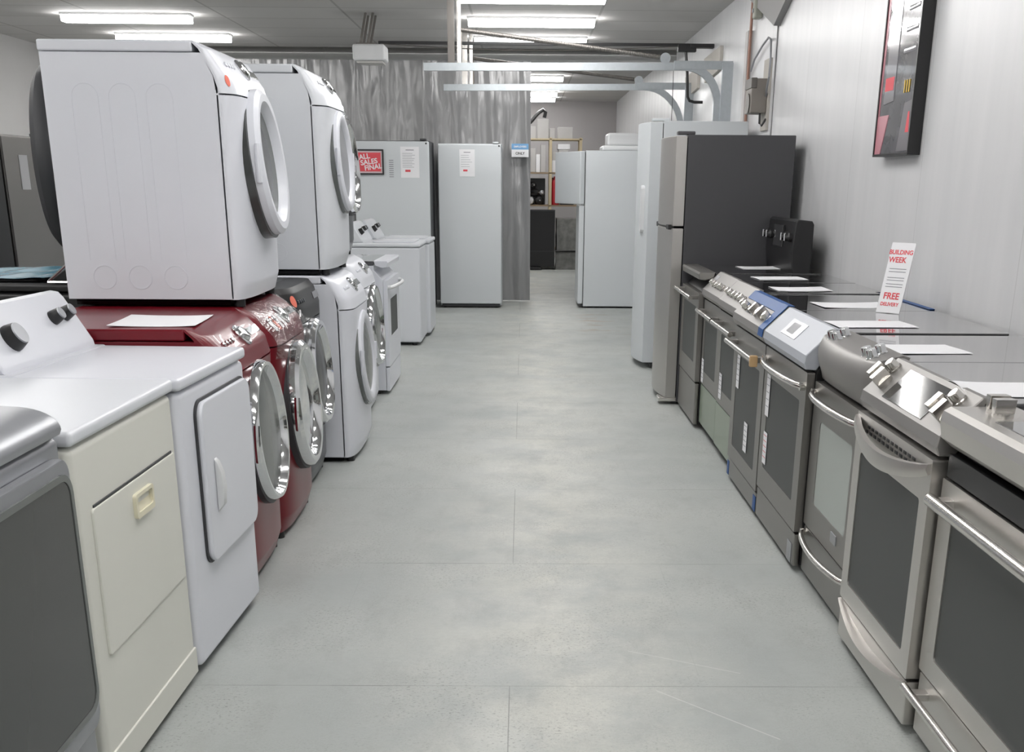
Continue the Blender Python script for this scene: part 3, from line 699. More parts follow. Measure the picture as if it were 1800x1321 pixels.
def range_(label, Yfar, W, P, X=1.10, rot=-90, name='range_cooker', group=None):
    t = thing(name, label, 'stove', (X, Yfar, 0), rot, group)
    ht = P.get('top', .94); zd, zt = P.get('seam', .17), P.get('door_top', .76)
    Dp = .70; body = P.get('body', BLACK); st = P.get('steel', STEEL); dt = P.get('dt', .032); g = .004
    obj('body', prism(B(), [(0, .03), (0, zt), (.06, ht - .06), (.06, ht - .03), (Dp, ht - .03), (Dp, .03)], 0, W, 'x', .003), body, t)
    for x in (.05, W - .05):
        for y in (.06, Dp - .06): obj('foot', cyl(B(), (x, y, 0), (x, y, .032), .02, 12), BLACK, t)
    # drawer
    dr = obj('storage_drawer', box(B(), g, W - g, -dt + .004, -.002, P.get('toe', .025), zd - .008, .006), P.get('drawer', st), t)
    # door
    wz0, wz1 = P.get('win', (zd + .11, zt - .10)); m = P.get('wm', .085)
    fr_ = B(); frame(fr_, (g, W - g, zd, zt), (m, W - m, wz0, wz1), -dt, -.002, .006, P.get('wr', .012))
    d = obj('oven_door', fr_, st, t)
    obj('door_window', box(B(), m - .004, W - m + .004, -dt + P.get('inset', .002), -.004, wz0 - .004, wz1 + .004), P.get('glass', OGLASS), d)
    hz = P.get('hz', zt - .055)
    hk = P.get('handle', 'bar'); hm = P.get('hm', STEELL)
    if hk == 'bar':
        bm = B(); r = P.get('hr', .013); yh = -dt - P.get('hout', .045)
        h = obj('door_handle', cyl(bm, (P.get('hin', .02), yh, hz), (W - P.get('hin', .02), yh, hz), r, 20), hm, d)
        for x in (.075, W - .075): obj('handle_post', box(B(), x - .022, x + .022, yh + .003, -dt + .004, hz - .012, hz + .012, .003), P.get('post', st), h)
    elif hk == 'bow':
        h = obj('door_handle', tube(B(), [(.03 + (W - .06) * k / 20, -dt - .008 - P.get('hout', .05) * math.sin(PI * k / 20) ** .6, hz + .008 * math.sin(PI * k / 20)) for k in range(21)], .013, 12, .9), hm, d)
        for x in (.03, W - .03): obj('handle_post', cyl(B(), (x, -dt + .004, hz), (x, -dt - .02, hz), .016, 14), hm, h)
    elif hk == 'wave':
        # broad curved grip with vent slots above it
        bm = B(); n = 24; A = []
        for k in range(n + 1):
            u = k / n; x = .012 + (W - .024) * u; s = math.sin(PI * u) ** .8
            A.append((x, -dt - .006 - .04 * s, zt - .030 - .055 * s, zt - .012 - .008 * s - .028 * s))
        pr = [[bm.verts.new(q) for q in ((x, y, a - .012), (x, y - .008, a + .004), (x, y - .004, b2), (x, y + .012, b2 + .002), (x, y + .014, a - .006))] for x, y, a, b2 in A]
        for r0, r1 in zip(pr, pr[1:]):
            for k in range(5): bm.faces.new((r0[k], r0[(k + 1) % 5], r1[(k + 1) % 5], r1[k]))
        bm.faces.new(pr[0]); bm.faces.new(pr[-1]); bmesh.ops.recalc_face_normals(bm, faces=bm.faces)
        obj('door_handle', bm, hm, d, 50)
        bm = B()
        for k in range(12): box(bm, .10 + k * (W - .2) / 12, .10 + (k + .62) * (W - .2) / 12, -dt - .0015, -dt + .002, zt - .05, zt - .040); box(bm, .12 + k * (W - .24) / 12, .12 + (k + .62) * (W - .24) / 12, -dt - .0015, -dt + .002, zt - .033, zt - .024)
        obj('vent_slots', bm, BLACK, d)
    dh = P.get('dhandle')
    if dh == 'bow':
        z = zd - .03; h = obj('drawer_handle', tube(B(), [(.03 + (W - .06) * k / 20, -dt - .004 - .045 * math.sin(PI * k / 20) ** .6, z) for k in range(21)], .011, 12), hm, dr)
        for x in (.03, W - .03): obj('handle_post', cyl(B(), (x, -dt + .006, z), (x, -dt - .016, z), .014, 14), hm, h)
    elif dh == 'bar':
        z = zd - .05; h = obj('drawer_handle', cyl(B(), (.02, -dt - .04, z), (W - .02, -dt - .04, z), .012, 18), hm, dr)
        for x in (.075, W - .075): obj('handle_post', box(B(), x - .02, x + .02, -dt - .038, -dt + .006, z - .01, z + .01, .003), st, h)
    elif dh == 'lip':
        n = 24; bm = B()
        A = [(.01 + (W - .02) * k / n, math.sin(PI * k / n) ** .9) for k in range(n + 1)]
        pr = [[bm.verts.new(q) for q in ((x, -dt + .004, zd - .012 - .040 * s), (x, -dt - .004 - .026 * s, zd - .016 - .040 * s), (x, -dt - .007 - .026 * s, zd - .010 - .040 * s), (x, -dt + .004, zd - .008 - .040 * s))] for x, s in A]
        for r0, r1 in zip(pr, pr[1:]):
            for k in range(4): bm.faces.new((r0[k], r0[(k + 1) % 4], r1[(k + 1) % 4], r1[k]))
        bm.faces.new(pr[0]); bm.faces.new(pr[-1]); bmesh.ops.recalc_face_normals(bm, faces=bm.faces)
        obj('drawer_handle', bm, hm, dr, 50)
    # cooktop
    ct = obj('cooktop', box(B(), -.002, W + .002, P.get('cy', .06), Dp + .005, ht - .03, ht, .004), P.get('ctop', BGLASS), t)
    # control panel
    pk = P.get('panel', 'slope')
    if pk == 'slope':
        pts = [(.075, ht + .012), (.055, ht + .014), (-.045, ht - .085), (-.05, ht - .115), (-.04, zt + .012), (0, zt + .01), (.07, ht - .03)]
        a, b2 = Vector((0, .055, ht + .014)), Vector((0, -.045, ht - .085))
    elif pk == 'round':
        pts = [(.085, ht + .012), (.06, ht + .018), (-.03, ht - .001), (-.046, ht - .012), (-.058, ht - .028), (-.066, ht - .048), (-.066, ht - .07), (-.058, ht - .095), (-.042, ht - .12), (-.02, zt + .012), (0, zt + .01), (.07, ht - .03)]
        a, b2 = Vector((0, .06, ht + .018)), Vector((0, -.05, ht - .018))
    elif pk == 'flat':
        pts = [(.13, ht + .004), (-.035, ht + .004), (-.052, ht - .006), (-.058, ht - .03), (-.05, ht - .075), (-.02, ht - .10), (.0, ht - .10), (.1, ht - .03)]
        a, b2 = Vector((0, .13, ht + .004)), Vector((0, -.035, ht + .004))
    else:
        pts = [(.06, ht + .002), (-.034, ht + .002), (-.04, ht - .01), (-.036, ht - .04), (0, ht - .045), (.05, ht - .03)]
        a, b2 = Vector((0, -.034, ht)), Vector((0, -.036, ht - .075))
    ex = P.get('ext', 0)
    if pk == 'round':
        bm = B(); NS = 22; rings = []
        for k in range(NS + 1):
            u = k / NS; q = .42 + .58 * max(0, math.sin(PI * u)) ** .55
            rings.append([bm.verts.new((W * u, y * q if y < 0 else y, z)) for y, z in pts])
        for r0, r1 in zip(rings, rings[1:]):
            for k in range(len(pts)): bm.faces.new((r0[k], r0[(k + 1) % len(pts)], r1[(k + 1) % len(pts)], r1[k]))
        bm.faces.new(rings[0]); bm.faces.new(rings[-1]); bmesh.ops.recalc_face_normals(bm, faces=bm.faces)
        cp = obj('control_panel', bm, P.get('pm', st), t, 62)
    else: cp = obj('control_panel', prism(B(), pts, -ex, W + ex, 'x', .003, 1), P.get('pm', st), t, 12)
    sl = b2 - a; n = Vector((0, sl.z, -sl.y)).normalized()
    if n.y > 0.01 or n.z < -.01: n = -n
    R = Vector((0, -1, 0)).rotation_difference(n).to_matrix()
    def onp(x, f): return a + sl * f + Vector((x, 0, 0))
    for x, f, kind in P.get('knobs', []):
        p = onp(x * W, f)
        kb = knob_round(p, R, .021) if kind == 'r' else knob_block(p, R, .046, .045) if kind == 'b' else knob_round(p, R, .026)
        obj('knob', kb, P.get('km', STEELL), cp)
    for x0, x1, f0, f1, mm in P.get('disp', []):
        bm = B(); L = sl.length; box(bm, x0 * W, x1 * W, -.0025, .003, 0, (f1 - f0) * L, .001)
        zx = -sl.normalized(); Mx = Matrix((Vector((1, 0, 0)), -n, zx)).transposed()
        bm.transform(Matrix.Translation(a + sl * f1) @ Mx.to_4x4()); obj('display', bm, mm, cp)
    return t, d, dr, cp
def door_label(d, x, z0, z1, w, dt=.032, y=None, red=False):
    y = -dt - .001 if y is None else y
    o = obj('energy_label', box(B(), x, x + w, y - .0012, y + .001, z0, z1), PAPER, d)
    bm = B()
    for k in range(5): box(bm, x + w * .12, x + w * .88, y - .002, y - .001, z1 - .016 - k * (z1 - z0) * .17, z1 - .016 - k * (z1 - z0) * .17 + .0022)
    obj('label_print', bm, INK if not red else REDINK, o)
    label_part(o, 'white paper label on the door')

# R1 nearest
t, d, dr, cp = range_('stainless range with square knobs on its top edge, nearest at bottom right', 2.855, .76, dict(top=.925, seam=.21, door_top=.745, win=(.27, .655), wm=.095, handle='bar', hr=.017, hout=.04, hin=.04, hz=.695, dhandle='bar', panel='flat', knobs=[(.115, .5, 'b'), (.19, .55, 'b'), (.84, .5, 'b'), (.92, .5, 'b')], disp=[(.27, .75, .1, .8, BGLASS)], ctop=BGLASS, steel=STEELH, inset=.004, cy=.12), X=1.12)
obj('vent_gap', box(B(), .02, .74, -.03, -.001, .752, .812, .002), BLACK, t)
# R2
t, d, dr, cp = range_('stainless range with a black display and vent slots above its wavy handle', 3.565, .70, dict(top=.935, seam=.165, door_top=.785, win=(.225, .665), wm=.07, handle='wave', dhandle='lip', panel='slope', pm=STEELP, steel=STEELH, knobs=[(.07, .55, 'b'), (.15, .62, 'b'), (.10, .25, 'r'), (.84, .55, 'b'), (.92, .62, 'b'), (.88, .25, 'r')], disp=[(.25, .75, .12, .92, BGLASS)], inset=.004, hm=STEELH, dt=.052), X=1.115)
# R3
t, d, dr, cp = range_('stainless range with a rounded knob console and a pale window', 4.25, .675, dict(steel=DSTEEL, top=.935, seam=.215, door_top=.765, win=(.32, .635), wm=.12, handle='bow', hz=.725, dhandle='bow', panel='round', pm=STEELP, glass=FGLASS, knobs=[(.16, .62, 'r'), (.24, .62, 'r'), (.80, .62, 'r'), (.88, .62, 'r'), (.20, .3, 'r'), (.84, .3, 'r')], km=CHROME, ext=.0, disp=[(.36, .66, .2, .8, SILVER)], wr=.02), X=1.128)
obj('badge', box(B(), .40, .47, -.036, -.03, .262, .298, .002), SILVER, d)
# R4
t, d, dr, cp = range_('stainless range with a mirror-like touch panel and two labels on its door', 5.03, .765, dict(steel=DSTEEL, top=.94, seam=.165, door_top=.79, win=(.27, .67), wm=.095, handle='bow', hz=.735, hm=STEELL, panel='slope', pm=PANEL, glass=OGLASS, knobs=[], disp=[(.30, .62, .25, .8, SILVER), (.36, .52, .33, .7, PAPER)]))
door_label(d, .075, .50, .68, .065); door_label(d, .085, .29, .43, .07, red=True)
obj('drawer_label', box(B(), .66, .73, -.031, -.026, .03, .11), SILVER, dr)
# R5
t, d, dr, cp = range_('stainless range with blue tape along its knob panel', 5.80, .76, dict(steel=DSTEEL, top=.94, seam=.125, door_top=.79, win=(.20, .66), wm=.10, handle='bar', hz=.715, panel='slope', pm=STEELP, glass=OGLASS, knobs=[(.12, .6, 'r'), (.22, .62, 'r'), (.55, .62, 'b'), (.66, .62, 'r'), (.76, .62, 'b'), (.86, .62, 'r')], disp=[(.28, .48, .3, .8, BGLASS)]))
door_label(d, .12, .50, .66, .07); door_label(d, .40, .24, .38, .08)
def tape(parent, bm): o = obj('blue_tape', bm, BLUET, parent); label_part(o, 'strip of blue tape'); return o
bm = B(); prism(bm, [(.080, .955), (.052, .9565), (.020, .9225), (.018, .925), (.050, .9590), (.080, .9575)], .02, .76, 'x'); tape(cp, bm)
bm = B(); prism(bm, [(.055, .9595), (-.048, .8555), (-.052, .823), (-.0545, .823), (-.0505, .857), (.053, .961)], .66, .757, 'x'); tape(cp, bm)
tape(dr, box(B(), .70, .757, -.0305, -.027, .03, .10)); tape(dr, box(B(), .005, .05, -.0305, -.027, .03, .10))
ends = obj('handle_end', box(B(), .715, .745, -.095, -.06, .69, .74, .006), TAN, d); label_part(ends, 'tan protector on the handle end')
# R6, R7
t, d, dr, cp = range_('slim stainless range with a green filmed drawer, beside the blue taped one', 6.42, .61, dict(steel=DSTEEL, top=.945, seam=.30, door_top=.80, win=(.38, .68), wm=.08, handle='bar', hz=.735, panel='slope', pm=STEELP, glass=OGLASS, drawer=GREENF, toe=.05, knobs=[(.2, .6, 'r'), (.36, .6, 'r'), (.55, .6, 'r'), (.72, .6, 'r'), (.86, .6, 'r')]), X=1.125)
door_label(d, .10, .33, .47, .08)
t, d, dr, cp = range_('slim stainless range with a green filmed drawer, next to the black backed range', 7.04, .60, dict(steel=DSTEEL, top=.945, seam=.30, door_top=.80, win=(.38, .68), wm=.08, handle='bar', hz=.735, panel='slope', pm=STEELP, glass=OGLASS, drawer=GREENF, toe=.05, knobs=[(.3, .6, 'r'), (.46, .6, 'r'), (.62, .6, 'r'), (.78, .6, 'r')], disp=[(.06, .22, .2, .7, SILVER)]), X=1.13)
door_label(d, .04, .31, .45, .07)
# R8
t, d, dr, cp = range_('range with a tall black backguard, farthest in the row by the stainless fridge', 7.82, .76, dict(steel=DSTEEL, top=.95, seam=.29, door_top=.83, win=(.40, .74), wm=.11, handle='bar', hz=.80, hout=.05, panel='thin', knobs=[], glass=OGLASS))
bg = obj('backguard', prism(B(), [(.52, .952), (.505, 1.06), (.52, 1.245), (.535, 1.258), (.62, 1.25), (.632, 1.23), (.632, .93), (.54, .93)], .0, .76, 'x', .010, 3), BLACK, t)
obj('display', box(B(), .25, .51,   .498, .52, 1.09, 1.22, .004), BGLASS, bg)
for x in (.06, .16, .60, .70):
    k = obj('knob', lathe(B(), [(.028, -.01), (.028, .012), (.022, .02), (.020, .036), (0, .037)], (x, .508, 1.155), None, 22), BLACK, bg)
    obj('knob_pointer', box(B(), x - .004, x + .004,   .468, .475, 1.135, 1.178, .001), PAPER, k)

t, d, dr, cp = range_('white range with a black glass top, left row before the washers', 8.21, .765, dict(top=.93, seam=.20, door_top=.80, win=(.40, .66), wm=.16, handle='bow', hz=.75, steel=WHITE, body=WHITE, hm=WPLAST, glass=OGLASS, panel='thin', pm=WHITE, knobs=[], drawer=WHITE), X=-.985, rot=90)

# papers on the range tops
for lb, x, y, z, w, dd, rz in (
    ('sheet of paper on the black backed range, farthest of the range papers', 1.53, 7.50, .951, .30, .24, 2),
    ('sheet of paper on the slim range next to the black backed one', 1.47, 6.72, .946, .28, .23, 3),
    ('sheet of paper on the slim range beside the blue taped one', 1.43, 6.02, .946, .28, .23, 1),
    ('sheet of paper on the blue taped range', 1.49, 5.26, .941, .32, .24, 3),
    ('sheet of paper on the touch panel range, in front of the standing sign', 1.36, 4.52, .941, .31, .22, 2),
    ('sheet of paper on the rounded console range', 1.31, 3.85, .936, .32, .22, 4),
    ('curled sheet of paper on the range with the black display', 1.34, 3.06, .936, .34, .23, -3)):
    paper_sheet(lb, x, y, z, w, dd, rz, curl=.012 if 'curled' in lb else .0015)

# leaning sale sign on the cooktop
s = thing('counter_sign', 'white sale sign with red lettering standing on the range tops against the wall', 'sign', (1.555, 4.94, .9415), -48.7)
def lean(o):
    o.rotation_euler = (math.radians(-15), 0, 0); return o
bd = lean(obj('sign_board', box(B(), -.056, .056, -.002, .002, 0, .295, .0008), PAPER, s))
for tx, sz, z, x in (('BUILDING', .026, .254, -.003), ('WEEK', .032, .222, -.012), ('FREE', .038, .070, 0), ('DELIVERY', .021, .036, 0)):
    text(tx, sz, REDINK, bd, at=(x, -.0024, z), rot=(90, 0, 0), sx=.95, depth=.0006)
bm = B()
for z in (.184, .172, .147, .136, .12, .109): box(bm, -.04, .04, -.0028, -.0016, z, z + .0026)
obj('printed_text', bm, INK, bd)
st_ = obj('support_leg', box(B(), -.018, .018, .004, .0065, .0, .15), PAPER, bd)

# strip of blue tape and vent slots along the back edge of the tops
o = obj('tape_strip', box(B(), 1.784, 1.806, 5.08, 5.90, .9375, .9435), BLUET); tag(o, 'strip of blue tape along the back edge of the range tops', 'tape')
o.location.z = .0015

# ------------------------------------------------------------------ right wall fittings
s = thing('wall_poster', 'framed dark poster with pink and yellow print on the right wall', 'poster', (XR - .001, 6.17, 1.59), -90)
PW, PH = .555, 1.02
obj('poster_frame', frame(B(), (0, PW, 0, PH), (.012, PW - .012, .012, PH - .012), -.06, 0, .004, .002), BLACK, s)
ps = obj('poster_print', box(B(), .01, PW - .01, -.052, -.006, .01, PH - .01), POSTER, s)
def pq(pts, m, nm, y=-.0545): return obj(nm, prism(B(), pts, y, -.05, 'y'), m, ps)
pq([(.012, .012), (.10, .012), (.19, .19), (.012, .19)], PINK, 'pink_print')
pq([(.012, .012 + .18), (.03, .19), (.05, .75), (.012, .75)], PINK, 'pink_print', -.0540)
pq([(.08, .24), (.24, .25), (.25, .80), (.10, .80)], POSTERL, 'pale_panel')
pq([(.09, .30), (.22, .30), (.225, .36), (.09, .36)], REDINK, 'red_block', -.0556)
pq([(.36, .02), (.53, .02), (.535, .24), (.42, .23)], POSTERL, 'pale_panel')
pq([(.47, .10), (.52, .10), (.51, .19), (.49, .19)], REDINK, 'red_block', -.0556)
for xx in (.395, .43, .465): text('1', .075, YELLOW, ps, 'numeral', at=(xx, -.0546, .30), sx=1.1)
bm = B()
for k in range(5): box(bm, .33 + .01 * k, .50, -.0548, -.050, .45 + .09 * k, .47 + .09 * k)
obj('printed_text', bm, POSTERL, ps)

# overhead door hardware
def track(label, Y, xe, zc, rr=.38):
    t = thing('door_track', label, 'door track', (XR - .06, Y, 2.0), 0)
    x1 = -.06 - rr + .0; zt_ = zc - 2.0
    pts = [(xe - (XR - .06), 0, zt_ - .02), (x1, 0, zt_)] + [(x1 + rr * math.sin(a), 0, zt_ - rr + rr * math.cos(a)) for a in [PI / 2 * k / 10 for k in range(1, 11)]] + [(-.06, 0, -.6)]
    bm = B(); w, h = .022, .032
    V = []
    for i, p in enumerate(pts):
        a, c = Vector(pts[max(0, i - 1)]), Vector(pts[min(len(pts) - 1, i + 1)]); d = (c - a).normalized(); nn = Vector((-d.z, 0, d.x))
        P = Vector(p); V.append([bm.verts.new(P + nn * s1 * h + Vector((0, s2 * w, 0))) for s1, s2 in ((1, 1), (1, -1), (-1, -1), (-1, 1))])
    for a, c in zip(V, V[1:]):
        for k in range(4): bm.faces.new((a[k], a[(k + 1) % 4], c[(k + 1) % 4], c[k]))
    bm.faces.new(V[0]); bm.faces.new(V[-1]); bmesh.ops.recalc_face_normals(bm, faces=bm.faces)
    obj('rail', bm, GALV, t)
    obj('jamb_angle', box(B(), -.035, .06, -.055, -.04 + .02, -.7, zt_ + .03, .002), GALV, t)
    obj('header_bar', box(B(), x1 - .1, .06, -.03, -.02, zt_ - .025, zt_ + .045, .002), GALV, t)
    hx = -.64 - (XR - .06)
    bm = B(); L = CH - 2.0
    prism(bm, [(hx - .03, -.02), (hx + .03, -.02), (hx + .03, -.012), (hx - .022, -.012), (hx - .022, .03), (hx - .03, .03)], zt_ - .03, L, 'z'); obj('hanger', bm, BRONZE if Y < 12 else STEELL, t)
    obj('hanger', box(B(), hx + .05, hx + .085, .0, .012, zt_ + .0, L), STEELL, t)
    return t
track('nearer galvanised overhead door track bending down the right wall', 10.95, -.885, 2.43, .30)
track('farther galvanised overhead door track bending down the right wall', 13.4, -.87, 2.44, .42)
def spring(label, Y, a, c, zh):
    t = thing('extension_spring', label, 'spring', (a[0], Y, a[1]), 0)
    dx, dz = c[0] - a[0], c[1] - a[1]; n = 420; bm = B()
    L = math.hypot(dx, dz); ux, uz = dx / L, dz / L
    tube(bm, [(dx * k / 8, 0, dz * k / 8) for k in range(9)], .018, 8)
    for k in range(130):
        f = (k + .5) / 130
        lathe(bm, [(.0182, -.005), (.0205, 0), (.0182, .005)], (dx * f, 0, dz * f), Vector((0, -1, 0)).rotation_difference(Vector((ux, 0, uz))).to_matrix(), 10)
    obj('coil', bm, BRONZE, t)
    obj('pulley', lathe(B(), [(.0, -.015), (.045, -.015), (.035, 0), (.045, .015), (0, .015)], (dx + .05, 0, dz - .01), None, 24), GALV, t)
    obj('back_strap', box(B(), -.012, .012, -.008, .008, zh - a[1], .02), BRONZE, t)
    return t
spring('long door spring above the nearer track', 11.0, (-.56, 2.715), (1.2, 2.51), 2.44)
spring('long door spring above the farther track', 13.45, (-.55, 2.715), (1.2, 2.52), 2.45)
# opener
t = thing('door_opener', 'pale boxy door opener hung from the ceiling with a long black rail', 'door opener', (-1.49, 12.1, 2.53), 0)
mb = obj('motor_housing', box(B(), -.155, .155, -.16, .16, .02, .165, .02, 3), WPLAST, t)
obj('lamp_cover', box(B(), -.12, .13, -.12, .12, 0, .02, .006), CARTON, mb)
obj('rail', box(B(), .08, XR + 1.49, -.016, .016, .178, .206, .003), BLACK, t)
obj('rail_bracket', box(B(), 3.10, 3.33, -.05, .05, .165, .20, .004), BLACK, t)
for x in (-.02, .05):
    for yy in (-.1, .1):
        obj('hanger', tube(B(), [(x - .06, yy, .17), (x, yy, CH - 2.53)], .016, 4), BRONZE, t)
obj('mount_strap', box(B(), -.12, .06, -.12, .12, .166, .178, .002), BRONZE, t)
obj('trolley', box(B(), 2.98, 3.16, -.035, .035, .13, .20, .008), BLACK, t)
obj('drop_arm', tube(B(), [(3.06, 0, .15), (3.085, 0, -.05), (3.10, 0, -.27), (3.12, 0, -.305), (3.17, 0, -.318), (3.25, 0, -.318)], .014, 8), BLACK, t)
o = obj('pull_cord', tube(B(), [(2.95, 0, .02), (2.952, 0, -.3), (2.95, 0, -.62)], .003, 6), BLACK, t)
obj('chain', tube(B(), [(.1 + 2.9 * k / 16, -.02, .178 - .045 * math.sin(PI * k / 16)) for k in range(17)], .005, 6), BRONZE, t)
# boards, pipe, boxes
o = obj('mounting_board', box(B(), XR - .04, XR, 10.05, 10.16, 1.5, 2.62, .003), mat('grey_white_timber', (.5, .48, .47), .6)); tag(o, 'pale upright timber post beside the copper pipe', 'post')
o = obj('copper_pipe', tube(B(), [(XR - .03, 9.98, 1.2), (XR - .028, 9.985, 1.9), (XR - .03, 10.0, 2.4), (XR - .03, 9.98, CH - .01)], .012, 10), COPPER); tag(o, 'copper pipe running up the right wall to the ceiling', 'pipe')
for k, (y0, z0) in enumerate(((11.5, 2.46), (12.9, 2.40))):  # two thin slanted beige pieces flat against the wall
    o = obj('beige_patch', prism(B(), [(y0, z0), (y0 + .9, z0 - .05), (y0 + 1.0, z0 + .18), (y0, z0 + .20)], XR - .03, XR, 'x', .003), PLY)
    tag(o, ('beige patch on the right wall behind the nearer track' if k == 0 else 'beige patch on the right wall behind the farther track'), 'board')
t = thing('switch_box', 'grey metal disconnect box on a board on the right wall', 'electrical box', (XR, 9.30, 1.84), -90)
obj('backing_board', box(B(), -.10, .12, -.02, 0, 0, .50, .003), PLY, t)
e = obj('enclosure', box(B(), -.14, .10, -.14, -.02, .12, .36, .008), mat('taupe_metal', (.22, .2, .18), .45, metal=.4), t)
obj('enclosure_lid', box(B(), -.145, .105, -.145, -.10, .29, .365, .006), mat('dark_taupe_metal', (.14, .13, .12), .45, metal=.4), e)
obj('cover_plate', cyl(B(), (.0, -.142, .19), (.0, -.148, .19), .07, 20), BRONZE, e)
obj('lead', tube(B(), [(.06, -.06, .12), (.07, -.06, .05), (.10, -.05, .03), (.11, -.02, .08)], .008, 8), BLACK, e)
o = obj('conduit_cable', tube(B(), [(XR - .02, 9.93, 2.31), (XR - .03, 9.75, 2.38), (XR - .03, 9.45, 2.45), (XR - .03, 9.25, 2.48), (XR - .04, 9.10, 2.45), (XR - .05, 9.02, 2.32), (XR - .05, 9.03, 2.2), (XR - .04, 9.14, 2.12), (XR - .03, 9.2, 2.08)], .008, 8), SILVER); tag(o, 'grey cable looping over the disconnect box on the wall', 'cable')
t = thing('alarm_horn', 'grey green alarm can high on the right wall', 'alarm', (XR, 9.72, 2.66), -90)
obj('can', box(B(), -.045, .045, -.07, 0, 0, .22, .018, 3), GREENM, t)
obj('bracket', cyl(B(), (0, -.035, .20), (0, -.035, CH - 2.66), .012, 10), BRONZE, t)
obj('lens', cyl(B(), (0, -.07, .06), (0, -.078, .06), .016, 14), SILVER, t)

# ------------------------------------------------------------------ tarp curtain
bm = B(); random.seed(3)
ph = [random.random() * 6 for _ in range(8)]
X0, X1, TZ = -3.6, .085, 2.86
def tf(u, v):
    x = X0 + (X1 - X0) * u; z = .012 + (TZ - .012) * v
    sag = .6 + .4 * (1 - v)
    def ridge(t): return (1 - abs(math.sin(t))) ** 2.2
    lean = .35 * (1 - v) * (x + 1.2) * .25
    y = 15.12 - sag * (.050 * ridge(4.1 * (x + lean) + ph[0]) + .035 * ridge(7.7 * (x - 1.6 * lean) + ph[1]) + .012 * math.sin(19 * x + ph[2] - 3.0 * v) + .006 * math.sin(43 * x + ph[3] + 4 * v))
    y += .012 * math.sin(5 * x + 6 * v + ph[4]) * (1 - v) * v * 4
    return (x, y, z)
gridm(bm, tf, 320, 40)
o = obj('tarp_curtain', bm, TARP, ang=180); tag(o, 'grey plastic tarp hung across the back of the shop', 'tarp')
sm = o.modifiers.new('thickness', 'SOLIDIFY'); sm.thickness = .003
s = thing('door_sign', 'blue and white EMPLOYEES ONLY sign on the grey tarp', 'sign', (-.045, 15.02, 1.83), 0)
obj('sign_plate', box(B(), -.105, .105, -.003, .003, -.08, .075), PAPER, s)
obj('blue_header', box(B(), -.105, .105, -.0045, -.002, .008, .075), HOTBLUE, s)
text('EMPLOYEES', .030, PAPER, s, at=(0, -.0048, .04)); text('ONLY', .042, BLACKINK, s, at=(0, -.0036, -.038))

# ------------------------------------------------------------------ back storeroom
t = thing('storage_rack', 'pine storage rack full of stock in the back room', 'shelf', (.05, 21.4, 0), 0)
for x in (.0, .40, .93): 
    for y in (0, .5): obj('upright', box(B(), x, x + .05, y, y + .05, 0, 2.2 if x else 2.18, .003), WOODP, t)
for z in (.30, 1.05, 1.60, 2.16): obj('shelf_board', box(B(), -.35, .99, .0, .56, z, z + .025, .003), WOODP if z > 2 else KRAFT, t)
def carton(label, x, z, w, h, m=CARTON, y=21.45, d=.35, group='cartons on top of the storage rack'):
    o = obj('carton', box(B(), 0, w, 0, d, 0, h, .006), m, at=(x, y, z)); tag(o, label, 'box', group)
    return o
ZT = 2.186
carton('small pale box at the left end of the rack top', .04, ZT, .17, .20)
carton('tall pale box on the rack top, second from the left', .235, ZT, .20, .32)
carton('narrow white box on the rack top between two bigger ones', .455, ZT, .09, .17)
carton('wide pale box on the rack top nearest the fridge', .60, ZT, .26, .19)
o = obj('dark_hose', tube(B(), [(.02, 21.6, 2.40), (.12, 21.6, 2.46), (.2, 21.6, 2.55), (.27, 21.6, 2.62), (.34, 21.6, 2.66), (.38, 21.6, 2.62), (.36, 21.6, 2.53)], .035, 10), BLACK); tag(o, 'black coiled hose lying over the boxes on the rack top', 'hose')
for i, (x, z, w, h, m) in enumerate(((.06, 1.626, .15, .40, CARTON), (.22, 1.626, .07, .30, PAPER), (.30, 1.626, .09, .46, CARTON), (.47, 1.626, .13, .20, PAPER), (.62, 1.626, .16, .38, CARTON), (.80, 1.626, .12, .30, KRAFT))):
    carton(['pale upright box at the left of the upper shelf', 'slim white box on the upper shelf', 'tall pale box against the middle upright on the upper shelf', 'short white box right of the middle upright', 'pale box on the upper shelf behind the ajar door', 'brown box at the right end of the upper shelf'][i], x, z, w, h, m, group='cartons on the upper shelf')
random.seed(11)
def motor(x, z, r, m, label):
    t = thing('spare_motor', label, 'machine part', (x, 21.62, z), random.uniform(-40, 40), 'spare parts on the lower shelf')
    obj('motor_body', lathe(B(), [(0, -.09), (r * .8, -.09), (r, -.07), (r, .07), (r * .8, .09), (r * .3, .1), (0, .1)], (0, 0, r), None, 20), m, t)
    obj('shaft', cyl(B(), (0, -.1, r), (0, -.15, r), .012, 10), STEELL, t)
for i, (x, z, r, m) in enumerate(((.12, 1.076, .07, WPLAST), (.28, 1.076, .075, BLACK), (.20, 1.226, .06, BLACK), (.08, 1.24, .045, DKGREY), (.33, 1.236, .045, SILVER), (.17, 1.36, .05, BLACK))):
    motor(x, z, r, m, ['white round motor at the bottom left of the spare parts', 'black round motor by the middle upright', 'black motor resting on two others in the pile', 'dark grey motor at the left of the pile', 'silver motor near the upright in the pile', 'black motor topping the pile of spare parts'][i])
for i, (x, y, z, w, h, d, m) in enumerate(((.06, 21.72, 1.076, .33, .45, .2, BLACK), (.46, 21.72, 1.076, .46, .30, .2, KRAFT), (.66, 21.48, 1.076, .24, .22, .18, DKGREY), (.47, 21.72, 1.378, .40, .16, .2, mat('rust_brown_carton', (.20, .07, .05), .7)))):
    o = obj('storage_bin', box(B(), 0, w, 0, d, 0, h, .01), m, at=(x, y, z))
    tag(o, ['black bin behind the pile of spare motors', 'brown bin at the back of the shelf behind the red canister', 'dark grey bin on the shelf right of the red canister', 'rust brown box stacked on the brown bin'][i], 'bin')
